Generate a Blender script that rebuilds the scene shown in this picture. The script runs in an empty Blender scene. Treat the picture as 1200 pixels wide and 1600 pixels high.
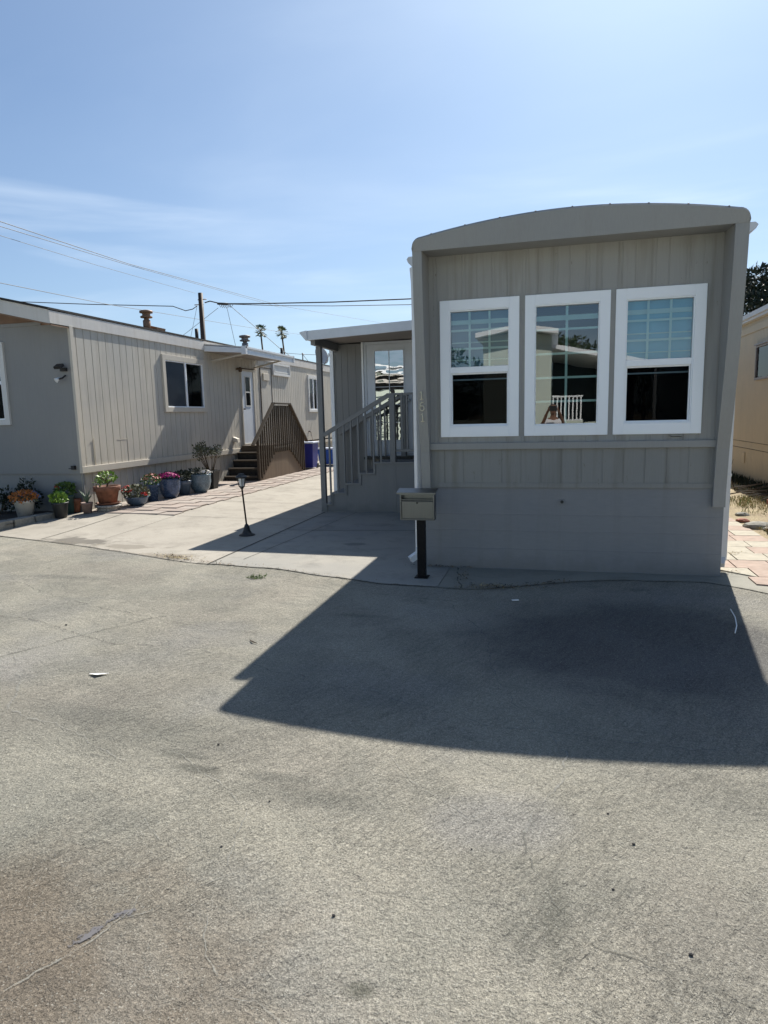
import bpy, bmesh, math, random
from mathutils import Vector, Matrix, noise as mnoise
R = math.radians
SC = bpy.context.scene
COL = SC.collection

# ------------------------------------------------------------------ camera
YAW, PITCH, ROLL, FPX = -.2541, .1464, -.0243, 1018.3
CAM = Vector((1.3875, -7.101, 1.70))
_f = Vector((math.sin(YAW)*math.cos(PITCH), math.cos(YAW)*math.cos(PITCH), -math.sin(PITCH)))
_r0 = Vector((math.cos(YAW), -math.sin(YAW), 0)); _u0 = _r0.cross(_f)
_r = math.cos(ROLL)*_r0 + math.sin(ROLL)*_u0
_u = -math.sin(ROLL)*_r0 + math.cos(ROLL)*_u0
cd = bpy.data.cameras.new("camera"); cam = bpy.data.objects.new("camera", cd); COL.objects.link(cam)
m = Matrix((_r, _u, -_f)).transposed().to_4x4(); m.translation = CAM
cam.matrix_world = m
cd.sensor_fit = 'VERTICAL'; cd.sensor_height = 24; cd.lens = FPX/1600*24
cd.clip_start = .02; cd.clip_end = 3000
SC.camera = cam
SC.render.resolution_x, SC.render.resolution_y = 768, 1024

# ------------------------------------------------------------------ light
SUNV = Vector((.155, 1.0, 1.0)).normalized()
ELEV = math.asin(SUNV.z); AZ = math.atan2(SUNV.x, SUNV.y)
sd = bpy.data.lights.new("sun", 'SUN'); sd.energy = 5.0; sd.angle = R(.53); sd.color = (1, .95, .86)
so = bpy.data.objects.new("sun", sd); COL.objects.link(so)
so.rotation_euler = SUNV.to_track_quat('Z', 'Y').to_euler(); so.location = (5, 20, 25)
w = bpy.data.worlds.new("World"); SC.world = w; w.use_nodes = True
nt = w.node_tree; N = nt.nodes; L = nt.links
for n in list(N): N.remove(n)
out = N.new('ShaderNodeOutputWorld'); bg = N.new('ShaderNodeBackground'); sky = N.new('ShaderNodeTexSky')
sky.sky_type = 'NISHITA'; sky.sun_disc = False; sky.sun_elevation = ELEV; sky.sun_rotation = AZ
sky.air_density = 1.0; sky.dust_density = 1.0; sky.ozone_density = 2.2; sky.altitude = 20
bg.inputs[1].default_value = .05
# thin cirrus: stretched noise on the sky direction
tc = N.new('ShaderNodeTexCoord'); sep = N.new('ShaderNodeSeparateXYZ'); L.new(tc.outputs['Generated'], sep.inputs[0])
def math_n(op, a, b=None, tree=None):
    n = (tree or nt).nodes.new('ShaderNodeMath'); n.operation = op
    for i, v in enumerate((a, b)):
        if v is None: continue
        if isinstance(v, (int, float)): n.inputs[i].default_value = v
        else: (tree or nt).links.new(v, n.inputs[i])
    return n.outputs[0]
zz = math_n('ADD', math_n('MAXIMUM', sep.outputs[2], 0.0), .12)
cx = math_n('DIVIDE', sep.outputs[0], zz); cy = math_n('DIVIDE', sep.outputs[1], zz)
cmb = N.new('ShaderNodeCombineXYZ'); L.new(cx, cmb.inputs[0]); L.new(cy, cmb.inputs[1])
mp = N.new('ShaderNodeMapping'); mp.inputs['Rotation'].default_value = (0, 0, R(14)); mp.inputs['Scale'].default_value = (.33, .85, 1)
mp.inputs['Location'].default_value = (.35, .2, 0)
L.new(cmb.outputs[0], mp.inputs[0])
nz = N.new('ShaderNodeTexNoise'); nz.inputs['Scale'].default_value = 1.0; nz.inputs['Detail'].default_value = 7; nz.inputs['Roughness'].default_value = .52
nz.inputs['Distortion'].default_value = .5
L.new(mp.outputs[0], nz.inputs[0])
cr = N.new('ShaderNodeMapRange'); cr.inputs[1].default_value = .47; cr.inputs[2].default_value = .85; cr.inputs[4].default_value = .62
cr.interpolation_type = 'SMOOTHSTEP'
L.new(nz.outputs[0], cr.inputs[0])
# broad thin veil of cirrostratus on the sunward side
dt = N.new('ShaderNodeVectorMath'); dt.operation = 'DOT_PRODUCT'; dt.inputs[1].default_value = SUNV; L.new(tc.outputs['Generated'], dt.inputs[0])
vl = N.new('ShaderNodeMapRange'); vl.inputs[1].default_value = .35; vl.inputs[2].default_value = .97; vl.inputs[4].default_value = .20; L.new(dt.outputs['Value'], vl.inputs[0])
# long low streaks of cirrus near the horizon
m2 = N.new('ShaderNodeMapping'); m2.inputs['Rotation'].default_value = (0, R(4), 0); m2.inputs['Scale'].default_value = (1.5, 1.5, 15); m2.inputs['Location'].default_value = (3.3, .4, 2.0)
L.new(tc.outputs['Generated'], m2.inputs[0])
n2 = N.new('ShaderNodeTexNoise'); n2.inputs['Scale'].default_value = 1.0; n2.inputs['Detail'].default_value = 6; n2.inputs['Roughness'].default_value = .5; n2.inputs['Distortion'].default_value = .35
L.new(m2.outputs[0], n2.inputs[0])
s2 = N.new('ShaderNodeMapRange'); s2.interpolation_type = 'SMOOTHSTEP'; s2.inputs[1].default_value = .50; s2.inputs[2].default_value = .74; s2.inputs[4].default_value = .30; L.new(n2.outputs[0], s2.inputs[0])
e2 = N.new('ShaderNodeMapRange'); e2.interpolation_type = 'SMOOTHSTEP'; e2.inputs[1].default_value = .36; e2.inputs[2].default_value = .27; L.new(sep.outputs[2], e2.inputs[0])
hz_ = N.new('ShaderNodeMapRange'); hz_.inputs[1].default_value = .40; hz_.inputs[2].default_value = .02; hz_.inputs[4].default_value = .20; L.new(sep.outputs[2], hz_.inputs[0])
veil = math_n('MINIMUM', math_n('ADD', math_n('ADD', math_n('MULTIPLY', cr.outputs[0], .6), vl.outputs[0]), math_n('ADD', math_n('MULTIPLY', s2.outputs[0], e2.outputs[0]), hz_.outputs[0])), .8)
mx = N.new('ShaderNodeMix'); mx.data_type = 'RGBA'; mx.inputs[7].default_value = (12.5, 14.2, 16.0, 1)
tn = N.new('ShaderNodeMix'); tn.data_type = 'RGBA'; tn.blend_type = 'MULTIPLY'; tn.inputs[0].default_value = 1; tn.inputs[7].default_value = (.85, 1.13, 1.36, 1)
L.new(sky.outputs[0], tn.inputs[6])
L.new(veil, mx.inputs[0]); L.new(tn.outputs[2], mx.inputs[6]); L.new(mx.outputs[2], bg.inputs[0]); L.new(bg.outputs[0], out.inputs[0])
SC.view_settings.view_transform = 'Standard'; SC.view_settings.look = 'None'
SC.view_settings.exposure = .68; SC.view_settings.gamma = 1
SC.cycles.max_bounces = 8; SC.cycles.transparent_max_bounces = 16

# ------------------------------------------------------------------ materials
MATS = {}
def new_mat(name):
    m = bpy.data.materials.new(name); m.use_nodes = True; MATS[name] = m
    return m, m.node_tree, m.node_tree.nodes['Principled BSDF']
def tex_coord(t, scale=(1, 1, 1), rot=(0, 0, 0), loc=(0, 0, 0)):
    g = t.nodes.new('ShaderNodeNewGeometry'); mp = t.nodes.new('ShaderNodeMapping')
    mp.inputs['Scale'].default_value = scale; mp.inputs['Rotation'].default_value = rot; mp.inputs['Location'].default_value = loc
    t.links.new(g.outputs['Position'], mp.inputs[0]); return mp.outputs[0]
def noise_n(t, co, scale, detail=3, rough=.55, dist=0):
    n = t.nodes.new('ShaderNodeTexNoise'); n.inputs['Scale'].default_value = scale; n.inputs['Detail'].default_value = detail
    n.inputs['Roughness'].default_value = rough; n.inputs['Distortion'].default_value = dist
    t.links.new(co, n.inputs['Vector']); return n.outputs[0]
def rng_n(t, v, a, b, c=0., d=1., smooth=False):
    n = t.nodes.new('ShaderNodeMapRange'); n.inputs[1].default_value = a; n.inputs[2].default_value = b
    n.inputs[3].default_value = c; n.inputs[4].default_value = d
    if smooth: n.interpolation_type = 'SMOOTHSTEP'
    t.links.new(v, n.inputs[0]); return n.outputs[0]
def mix_n(t, f, a, b, mode='MIX'):
    n = t.nodes.new('ShaderNodeMix'); n.data_type = 'RGBA'; n.blend_type = mode
    for i, v in ((0, f), (6, a), (7, b)):
        if isinstance(v, (int, float)): n.inputs[i].default_value = v if i == 0 else (v, v, v, 1)
        elif isinstance(v, tuple): n.inputs[i].default_value = (*v, 1)
        else: t.links.new(v, n.inputs[i])
    return n.outputs[2]
def bump_n(t, bs, h, dist, strength=1.0, prev=None):
    n = t.nodes.new('ShaderNodeBump'); n.inputs['Distance'].default_value = dist; n.inputs['Strength'].default_value = strength
    t.links.new(h, n.inputs['Height'])
    if prev is not None: t.links.new(prev, n.inputs['Normal'])
    t.links.new(n.outputs[0], bs.inputs['Normal']); return n.outputs[0]

def simple(name, col, rough=.6, var=.15, scale=3., bump=.0, bscale=60., metal=0., spec=.5, tint=None):
    m, t, b = new_mat(name)
    co = tex_coord(t)
    n1 = noise_n(t, co, scale, 5, .6)
    lo = tuple(c*(1-var) for c in col); hi = tuple(min(1, c*(1+var)) for c in (tint or col))
    c = mix_n(t, rng_n(t, n1, .3, .7), lo, hi)
    t.links.new(c, b.inputs['Base Color'])
    b.inputs['Roughness'].default_value = rough; b.inputs['Metallic'].default_value = metal
    b.inputs['Specular IOR Level'].default_value = spec
    r = rng_n(t, noise_n(t, co, scale*4, 3), .3, .7, max(0, rough-.08), min(1, rough+.08)); t.links.new(r, b.inputs['Roughness'])
    if bump: bump_n(t, b, noise_n(t, co, bscale, 3), bump)
    return m

def siding(name, col, dirt, streak=.25, bump=.0012, grain=(90, 90, 3.5), amount=.5, blotch=.1):
    """painted plywood siding: vertical wood grain, rain streaks, blotches of faded paint"""
    m, t, b = new_mat(name)
    co = tex_coord(t, grain); st = tex_coord(t, (9, 9, .5)); bl = tex_coord(t)
    g = noise_n(t, co, 1, 4, .65); s = noise_n(t, st, 1, 5, .6, .3); p = noise_n(t, bl, 1.1, 5, .6)
    c = mix_n(t, rng_n(t, g, .35, .7, 0, .35), col, tuple(x*.8 for x in col))
    c = mix_n(t, rng_n(t, s, .5, .75, 0, streak), c, dirt)
    c = mix_n(t, rng_n(t, p, .35, .65, 0, 1), c, mix_n(t, 1.0, c, (1+blotch, 1+blotch*.8, 1+blotch*.5), 'MULTIPLY'))
    t.links.new(c, b.inputs['Base Color']); b.inputs['Roughness'].default_value = .62; b.inputs['Specular IOR Level'].default_value = .35
    sp_ = t.nodes.new('ShaderNodeNewGeometry'); sz = t.nodes.new('ShaderNodeSeparateXYZ'); t.links.new(sp_.outputs['Position'], sz.inputs[0])
    # mud splash along the foot, ragged top edge
    spl = math_n('MULTIPLY', rng_n(t, math_n('ADD', sz.outputs[2], math_n('MULTIPLY', math_n('SUBTRACT', noise_n(t, bl, 6, 4, .7), .5, t), .35, t), t), .02, .20, 1, 0), .45, t)
    c = mix_n(t, spl, c, tuple(x*.8 for x in dirt))
    sct = noise_n(t, tex_coord(t, (26, 26, 8)), 1, 4, .75); c = mix_n(t, rng_n(t, sct, .64, .72, 0, min(1, streak*1.2)), c, dirt)
    t.links.new(c, b.inputs['Base Color'])
    b1 = bump_n(t, b, g, bump, amount); bump_n(t, b, p, .012, .35, b1)
    return m

siding('taupe_siding', (.345, .342, .328), (.20, .19, .16), .7, blotch=.10)
siding('lower_taupe', (.255, .258, .25), (.17, .16, .14), .7, blotch=.10)
siding('taupe_trim', (.315, .315, .305), (.25, .24, .22), .25, .0006, amount=.35, blotch=.06)
siding('grey_skirt', (.235, .245, .262), (.19, .19, .19), .35, .0006, grain=(8, 8, 40), amount=.35, blotch=.1)
siding('porch_grey', (.232, .234, .232), (.16, .16, .16), .25, .0006, amount=.35)
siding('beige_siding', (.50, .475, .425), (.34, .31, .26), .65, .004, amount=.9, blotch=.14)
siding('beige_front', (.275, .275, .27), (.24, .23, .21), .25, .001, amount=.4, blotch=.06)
siding('beige_trim', (.56, .52, .45), (.42, .37, .3), .3, .0008, amount=.4)
siding('white_trim', (.68, .68, .66), (.5, .47, .42), .18, .0005, amount=.3, blotch=.04)
siding('fascia_white', (.62, .60, .57), (.4, .36, .3), .35, .0008, amount=.4)
siding('cream_siding', (.60, .49, .33), (.45, .36, .24), .3, .001, amount=.4)
siding('street_house', (.60, .68, .61), (.55, .55, .46), .25, .001, amount=.4)
simple('riser_dark', (.03, .025, .02), .8, .3, 10)
simple('gable_brown', (.24, .15, .10), .8, .15, 4)
siding('panel_wood', (.16, .12, .085), (.09, .065, .05), .6, .002, amount=.8, blotch=.2)
siding('dark_wood', (.075, .058, .042), (.045, .035, .025), .6, .002, amount=.8, blotch=.25)
siding('pole_wood', (.05, .035, .028), (.03, .022, .018), .5, .003, amount=.8)
simple('vinyl_white', (.93, .96, .99), .38, .01, 6)
simple('gutter_white', (.74, .75, .76), .42, .06, 4)
simple('muntin', (.70, .86, .84), .4, .04, 6)
simple('shingle', (.035, .032, .03), .9, .4, 30, .004, 90)
simple('roof_grey', (.3, .3, .3), .7, .2, 4, .002, 50)
simple('black_metal', (.008, .008, .010), .5, .3, 20, spec=.15)
simple('black_plastic', (.02, .02, .02), .5, .3, 20)
simple('interior', (.018, .018, .018), .8, .2, 2)
simple('curtain', (.30, .30, .305), .8, .1, 2)
simple('screen_mesh', (.004, .005, .006), .9, .2, 200, spec=.05)
simple('terracotta', (.19, .08, .048), .75, .4, 14, .001, 60)
simple('clay_pink', (.32, .22, .19), .8, .2, 14)
simple('pot_white', (.62, .61, .58), .45, .06, 8)
simple('pot_black', (.035, .038, .042), .45, .2, 8)
simple('pot_blue', (.045, .08, .16), .25, .35, 7, .001, 25)
simple('pot_slate', (.07, .105, .16), .35, .3, 7)
simple('pot_paleblue', (.13, .19, .24), .25, .3, 7)
simple('pot_teal', (.04, .09, .09), .35, .3, 7)
simple('soil', (.035, .024, .016), .95, .4, 30, .004, 60)
simple('bed_soil', (.05, .038, .028), .95, .4, 12, .01, 30)
simple('block', (.26, .25, .22), .9, .2, 20, .003, 60)
simple('mosaic', (.30, .28, .25), .7, .7, 38, .004, 40)
simple('leaf_green', (.07, .13, .025), .55, .45, 30)
simple('leaf_bright', (.16, .27, .035), .5, .35, 30)
simple('leaf_dark', (.018, .028, .012), .6, .5, 30)
simple('leaf_dull', (.10, .11, .06), .6, .5, 30)
simple('leaf_orange', (.42, .15, .035), .55, .5, 40)
simple('leaf_aloe', (.12, .17, .11), .5, .3, 30)
simple('flower_red', (.62, .035, .025), .6, .25, 60)
simple('flower_magenta', (.50, .02, .22), .6, .35, 60)
simple('flower_white', (.75, .72, .68), .6, .08, 60)
simple('flower_pink', (.60, .25, .22), .6, .4, 60)
simple('flower_blue', (.18, .24, .42), .6, .25, 60)
simple('stem', (.10, .065, .035), .8, .3, 30)
simple('bark', (.09, .065, .045), .9, .4, 12, .01, 20)
simple('palm_leaf', (.05, .085, .03), .6, .4, 4)
simple('conifer', (.010, .022, .010), .6, .55, 3)
simple('tree_leaf', (.035, .06, .02), .6, .5, 3)
simple('dry_leaf', (.19, .12, .05), .8, .5, 60)
simple('straw', (.38, .31, .16), .8, .35, 30)
simple('grass_blade', (.15, .20, .05), .7, .4, 20)
simple('bin_blue', (.012, .02, .22), .38, .12, 4)
simple('bin_bright', (.02, .10, .42), .4, .15, 4)
simple('bin_pale', (.45, .50, .62), .5, .1, 4)
simple('brick_red', (.30, .10, .06), .85, .25, 20)
simple('post_brown', (.10, .065, .04), .85, .3, 20)
simple('vent_orange', (.30, .17, .10), .55, .3, 20, metal=.3)
simple('vent_metal', (.28, .24, .22), .5, .3, 20, metal=.5)
simple('dish_grey', (.42, .42, .42), .5, .1, 5)
simple('cable', (.02, .02, .022), .6, .2, 5)
simple('cable_pale', (.16, .17, .19), .6, .2, 5)
simple('digit_gold', (.62, .58, .46), .35, .1, 20)
simple('paper', (.85, .85, .85), .7, .03, 10)
simple('pebble', (.03, .028, .028), .8, .5, 40)
simple('skin_tone', (.28, .15, .10), .5, .1, 10)
simple('shirt', (.75, .75, .77), .8, .05, 10)
simple('hair', (.012, .009, .008), .6, .3, 40)
simple('jeans', (.03, .045, .09), .85, .2, 20)
simple('lantern_frost', (.75, .77, .78), .25, .1, 20)
simple('paver_pink', (.34, .25, .20), .85, .18, 9, .002, 80)
simple('paver_cream', (.37, .335, .265), .85, .15, 9, .002, 80)
simple('brick_paver', (.315, .26, .225), .85, .16, 3, .002, 80)
simple('brick_pale', (.33, .285, .25), .85, .16, 3, .002, 80)
simple('door_white', (.62, .66, .72), .45, .05, 5)
simple('crack_fill', (.30, .295, .27), .95, .3, 40)
simple('dark_joint', (.05, .048, .042), .95, .4, 40)

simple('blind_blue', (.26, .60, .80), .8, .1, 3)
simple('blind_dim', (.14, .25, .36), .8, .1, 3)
def glass(name, reflect, tint=(.75, .85, .85), wavy=.0, rough=.0):
    m = bpy.data.materials.new(name); m.use_nodes = True; MATS[name] = m; t = m.node_tree
    for n in list(t.nodes): t.nodes.remove(n)
    o = t.nodes.new('ShaderNodeOutputMaterial'); gl = t.nodes.new('ShaderNodeBsdfGlossy'); tr = t.nodes.new('ShaderNodeBsdfTransparent')
    gl.inputs['Roughness'].default_value = rough; tr.inputs[0].default_value = (*tint, 1)
    lw = t.nodes.new('ShaderNodeFresnel'); lw.inputs[0].default_value = 1.5
    mx = t.nodes.new('ShaderNodeMixShader')
    f = math_n('MAXIMUM', math_n('MINIMUM', math_n('ADD', lw.outputs[0], reflect, t), 1.0, t), .004, t)
    t.links.new(f, mx.inputs[0]); t.links.new(tr.outputs[0], mx.inputs[1]); t.links.new(gl.outputs[0], mx.inputs[2]); t.links.new(mx.outputs[0], o.inputs[0])
    if wavy:
        co = tex_coord(t, (1.2, 1.2, 3.0)); b = t.nodes.new('ShaderNodeBump'); b.inputs['Distance'].default_value = wavy; b.inputs['Strength'].default_value = 1
        t.links.new(noise_n(t, co, 2.2, 1, .4), b.inputs['Height'])
        t.links.new(b.outputs[0], gl.inputs['Normal'])
    return m
glass('window_glass', .14, (.7, .82, .82), .00015)
glass('window_glass_dull', -.07, (.75, .78, .8), .0003)
glass('screen_glass', -.034, (.4, .45, .5), .0001)
glass('door_glass', .45, (.5, .5, .5), .0018)

def metal_steel():
    m, t, b = new_mat('steel')
    co = tex_coord(t, (260, 260, 2)); b.inputs['Metallic'].default_value = 1; b.inputs['Roughness'].default_value = .34
    t.links.new(mix_n(t, noise_n(t, co, 1, 2), (.11, .12, .13), (.18, .19, .20)), b.inputs['Base Color'])
metal_steel()

def corrugated(name, col):
    m, t, b = new_mat(name); b.inputs['Roughness'].default_value = .6
    t.links.new(mix_n(t, noise_n(t, tex_coord(t), 2, 4), col, tuple(c*.8 for c in col)), b.inputs['Base Color'])
corrugated('ceiling_tan', (.34, .30, .27))

def streak_coord(t, ang, along, across, loc=(0, 0, 0)):
    """world position turned so that its x runs along ANG, then squeezed"""
    a = tex_coord(t, rot=(0, 0, -R(ang)), loc=loc); mp = t.nodes.new('ShaderNodeMapping'); mp.inputs['Scale'].default_value = (along, across, 1)
    t.links.new(a, mp.inputs[0]); return mp.outputs[0]
def road_mat():
    m, t, b = new_mat('road'); co = tex_coord(t)
    big = noise_n(t, co, .42, 5, .6, .4); mid = noise_n(t, co, 1.7, 6, .65, .3); red = noise_n(t, tex_coord(t, loc=(7, 3.3, 0)), .6, 4, .55)
    stre = math_n('ADD', math_n('MULTIPLY', noise_n(t, streak_coord(t, 66, 5, 22), 1.0, 5, .65, .8), .5, t), math_n('MULTIPLY', noise_n(t, streak_coord(t, 62, 11, 46, (3, 1, 0)), 1.0, 4, .65, .6), .5, t), t)
    worn = noise_n(t, tex_coord(t, loc=(11, 2, 0)), .9, 4, .6, .5)
    grav = noise_n(t, co, 42, 5, .72); fine = noise_n(t, co, 110, 3, .7); grit = noise_n(t, co, 300, 2, .6)
    c = mix_n(t, rng_n(t, big, .38, .62), (.282, .268, .222), (.335, .312, .258))
    c = mix_n(t, rng_n(t, mid, .46, .60, 0, .42), c, (.195, .192, .165))
    c = mix_n(t, rng_n(t, red, .50, .68, 0, .35), c, (.232, .205, .175))
    c = mix_n(t, rng_n(t, noise_n(t, tex_coord(t, loc=(2, 9, 4)), .8, 4, .5), .54, .72, 0, .4), c, (.215, .217, .222))
    dk = noise_n(t, tex_coord(t, loc=(1.3, 5.2, 0)), 2.1, 6, .68, .6)
    c = mix_n(t, rng_n(t, dk, .60, .76, 0, .7), c, (.095, .095, .082))
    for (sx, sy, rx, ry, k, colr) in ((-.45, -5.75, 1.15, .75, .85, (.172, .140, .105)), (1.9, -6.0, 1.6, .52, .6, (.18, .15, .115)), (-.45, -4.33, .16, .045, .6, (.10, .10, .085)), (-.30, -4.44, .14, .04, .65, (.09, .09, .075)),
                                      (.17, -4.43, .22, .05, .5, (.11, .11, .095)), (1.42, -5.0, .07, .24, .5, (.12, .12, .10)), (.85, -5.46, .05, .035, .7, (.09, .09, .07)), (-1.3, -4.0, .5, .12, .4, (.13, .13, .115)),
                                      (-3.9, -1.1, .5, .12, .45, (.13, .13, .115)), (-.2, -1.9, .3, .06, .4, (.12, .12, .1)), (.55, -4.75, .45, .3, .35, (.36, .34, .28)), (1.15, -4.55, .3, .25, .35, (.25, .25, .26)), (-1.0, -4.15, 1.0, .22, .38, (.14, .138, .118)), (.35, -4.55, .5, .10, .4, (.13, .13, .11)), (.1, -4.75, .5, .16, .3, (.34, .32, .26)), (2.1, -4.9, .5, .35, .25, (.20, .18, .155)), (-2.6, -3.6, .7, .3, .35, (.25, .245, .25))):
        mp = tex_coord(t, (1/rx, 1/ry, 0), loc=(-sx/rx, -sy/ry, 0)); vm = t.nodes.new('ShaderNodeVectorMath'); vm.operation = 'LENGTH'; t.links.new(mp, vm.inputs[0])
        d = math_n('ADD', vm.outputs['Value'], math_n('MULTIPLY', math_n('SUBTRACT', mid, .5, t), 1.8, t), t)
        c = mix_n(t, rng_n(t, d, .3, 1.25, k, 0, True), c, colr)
    # painted shade: darkens the road inside the taupe home's shadow, ragged outline
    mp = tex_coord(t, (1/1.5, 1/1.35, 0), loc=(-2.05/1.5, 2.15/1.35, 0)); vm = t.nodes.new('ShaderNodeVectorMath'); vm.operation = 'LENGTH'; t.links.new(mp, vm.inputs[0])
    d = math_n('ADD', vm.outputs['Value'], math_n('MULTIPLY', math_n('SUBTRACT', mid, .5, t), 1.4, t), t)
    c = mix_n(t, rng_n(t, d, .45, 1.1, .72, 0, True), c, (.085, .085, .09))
    wm = rng_n(t, worn, .38, .56, .25, 1)
    c = mix_n(t, math_n('MULTIPLY', rng_n(t, stre, .44, .64, 0, .6), wm, t), c, mix_n(t, 1., c, (.58, .58, .58), 'MULTIPLY'))
    c = mix_n(t, 1., c, rng_n(t, grav, .3, .7, .72, 1.26), 'MULTIPLY')
    c = mix_n(t, 1., c, rng_n(t, fine, .28, .72, .52, 1.48), 'MULTIPLY')
    c = mix_n(t, 1., c, rng_n(t, grit, .28, .72, .6, 1.4), 'MULTIPLY')
    v = t.nodes.new('ShaderNodeTexVoronoi'); v.inputs['Scale'].default_value = 130; t.links.new(co, v.inputs['Vector'])
    sc = t.nodes.new('ShaderNodeSeparateColor'); t.links.new(v.outputs['Color'], sc.inputs[0])
    near = rng_n(t, v.outputs['Distance'], .2, .5, 1, 0)
    pale = math_n('MULTIPLY', near, rng_n(t, sc.outputs[0], .78, .95), t); dark = math_n('MULTIPLY', near, rng_n(t, sc.outputs[1], .72, .9), t)
    c = mix_n(t, math_n('MULTIPLY', pale, .6, t), c, (.46, .45, .40)); c = mix_n(t, math_n('MULTIPLY', dark, .75, t), c, (.055, .053, .05))
    t.links.new(c, b.inputs['Base Color']); b.inputs['Roughness'].default_value = .9; b.inputs['Specular IOR Level'].default_value = .25
    b1 = bump_n(t, b, fine, .007, .9); b2 = bump_n(t, b, grav, .016, .8, b1); st = math_n('MULTIPLY', stre, wm, t); b3 = bump_n(t, b, st, .035, .9, b2); bump_n(t, b, mid, .05, .5, b3)
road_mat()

def slab_mat(name, c1, c2, stains=()):
    m, t, b = new_mat(name); co = tex_coord(t)
    a = noise_n(t, co, .8, 5, .6, .3); f = noise_n(t, co, 120, 2, .6); s = noise_n(t, tex_coord(t, loc=(3, 1, 2)), 2.6, 6, .68, .4)
    c = mix_n(t, rng_n(t, a, .35, .65), c1, c2)
    c = mix_n(t, rng_n(t, s, .50, .74, 0, .6), c, tuple(x*.6 for x in c1))
    c = mix_n(t, 1., c, rng_n(t, f, .25, .75, .86, 1.14), 'MULTIPLY')
    for (x, y, rx, ry, k, colr) in stains:
        mp = tex_coord(t, (1/rx, 1/ry, 0), loc=(-x/rx, -y/ry, 0))
        wob = noise_n(t, co, 3.2, 4, .6)
        vm = t.nodes.new('ShaderNodeVectorMath'); vm.operation = 'LENGTH'; t.links.new(mp, vm.inputs[0])
        d = math_n('ADD', vm.outputs['Value'], math_n('MULTIPLY', math_n('SUBTRACT', wob, .5, t), 2.4, t), t)
        c = mix_n(t, rng_n(t, d, .55, 1.05, k, 0, True), c, colr)
    t.links.new(c, b.inputs['Base Color']); b.inputs['Roughness'].default_value = .85; b.inputs['Specular IOR Level'].default_value = .3
    c = mix_n(t, math_n('MULTIPLY', rng_n(t, math_n('ABSOLUTE', math_n('SUBTRACT', noise_n(t, co, .9, 6, .6, 1.2), .5, t), None, t), .0, .004, 1, 0), rng_n(t, a, .5, .6, 0, .5), t), c, (.12, .11, .09)); t.links.new(c, b.inputs['Base Color'])
    b1 = bump_n(t, b, f, .002, .5); bump_n(t, b, s, .008, .3, b1)
slab_mat('driveway', (.315, .288, .245), (.375, .345, .295), ((-5.35, .78, .75, .28, .8, (.11, .10, .085)), (-4.3, .55, .6, .16, .6, (.17, .15, .12)), (-3.3, .05, .5, .18, .55, (.2, .17, .13))))
slab_mat('porch_slab', (.27, .262, .24), (.33, .31, .27), ((-1.2, 1.1, .25, .12, .6, (.1, .1, .1)),))
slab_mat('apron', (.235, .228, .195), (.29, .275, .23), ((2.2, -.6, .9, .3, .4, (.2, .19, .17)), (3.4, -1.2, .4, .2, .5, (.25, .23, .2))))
def dirt_mat():
    m, t, b = new_mat('dirt'); co = tex_coord(t)
    c = mix_n(t, rng_n(t, noise_n(t, co, 1.8, 5, .6), .35, .65), (.30, .235, .15), (.40, .33, .2))
    c = mix_n(t, rng_n(t, noise_n(t, co, 25, 4, .7), .45, .7, 0, .6), c, (.14, .11, .07))
    t.links.new(c, b.inputs['Base Color']); b.inputs['Roughness'].default_value = .95
    bump_n(t, b, noise_n(t, co, 30, 4, .7), .02)
dirt_mat()

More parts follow.
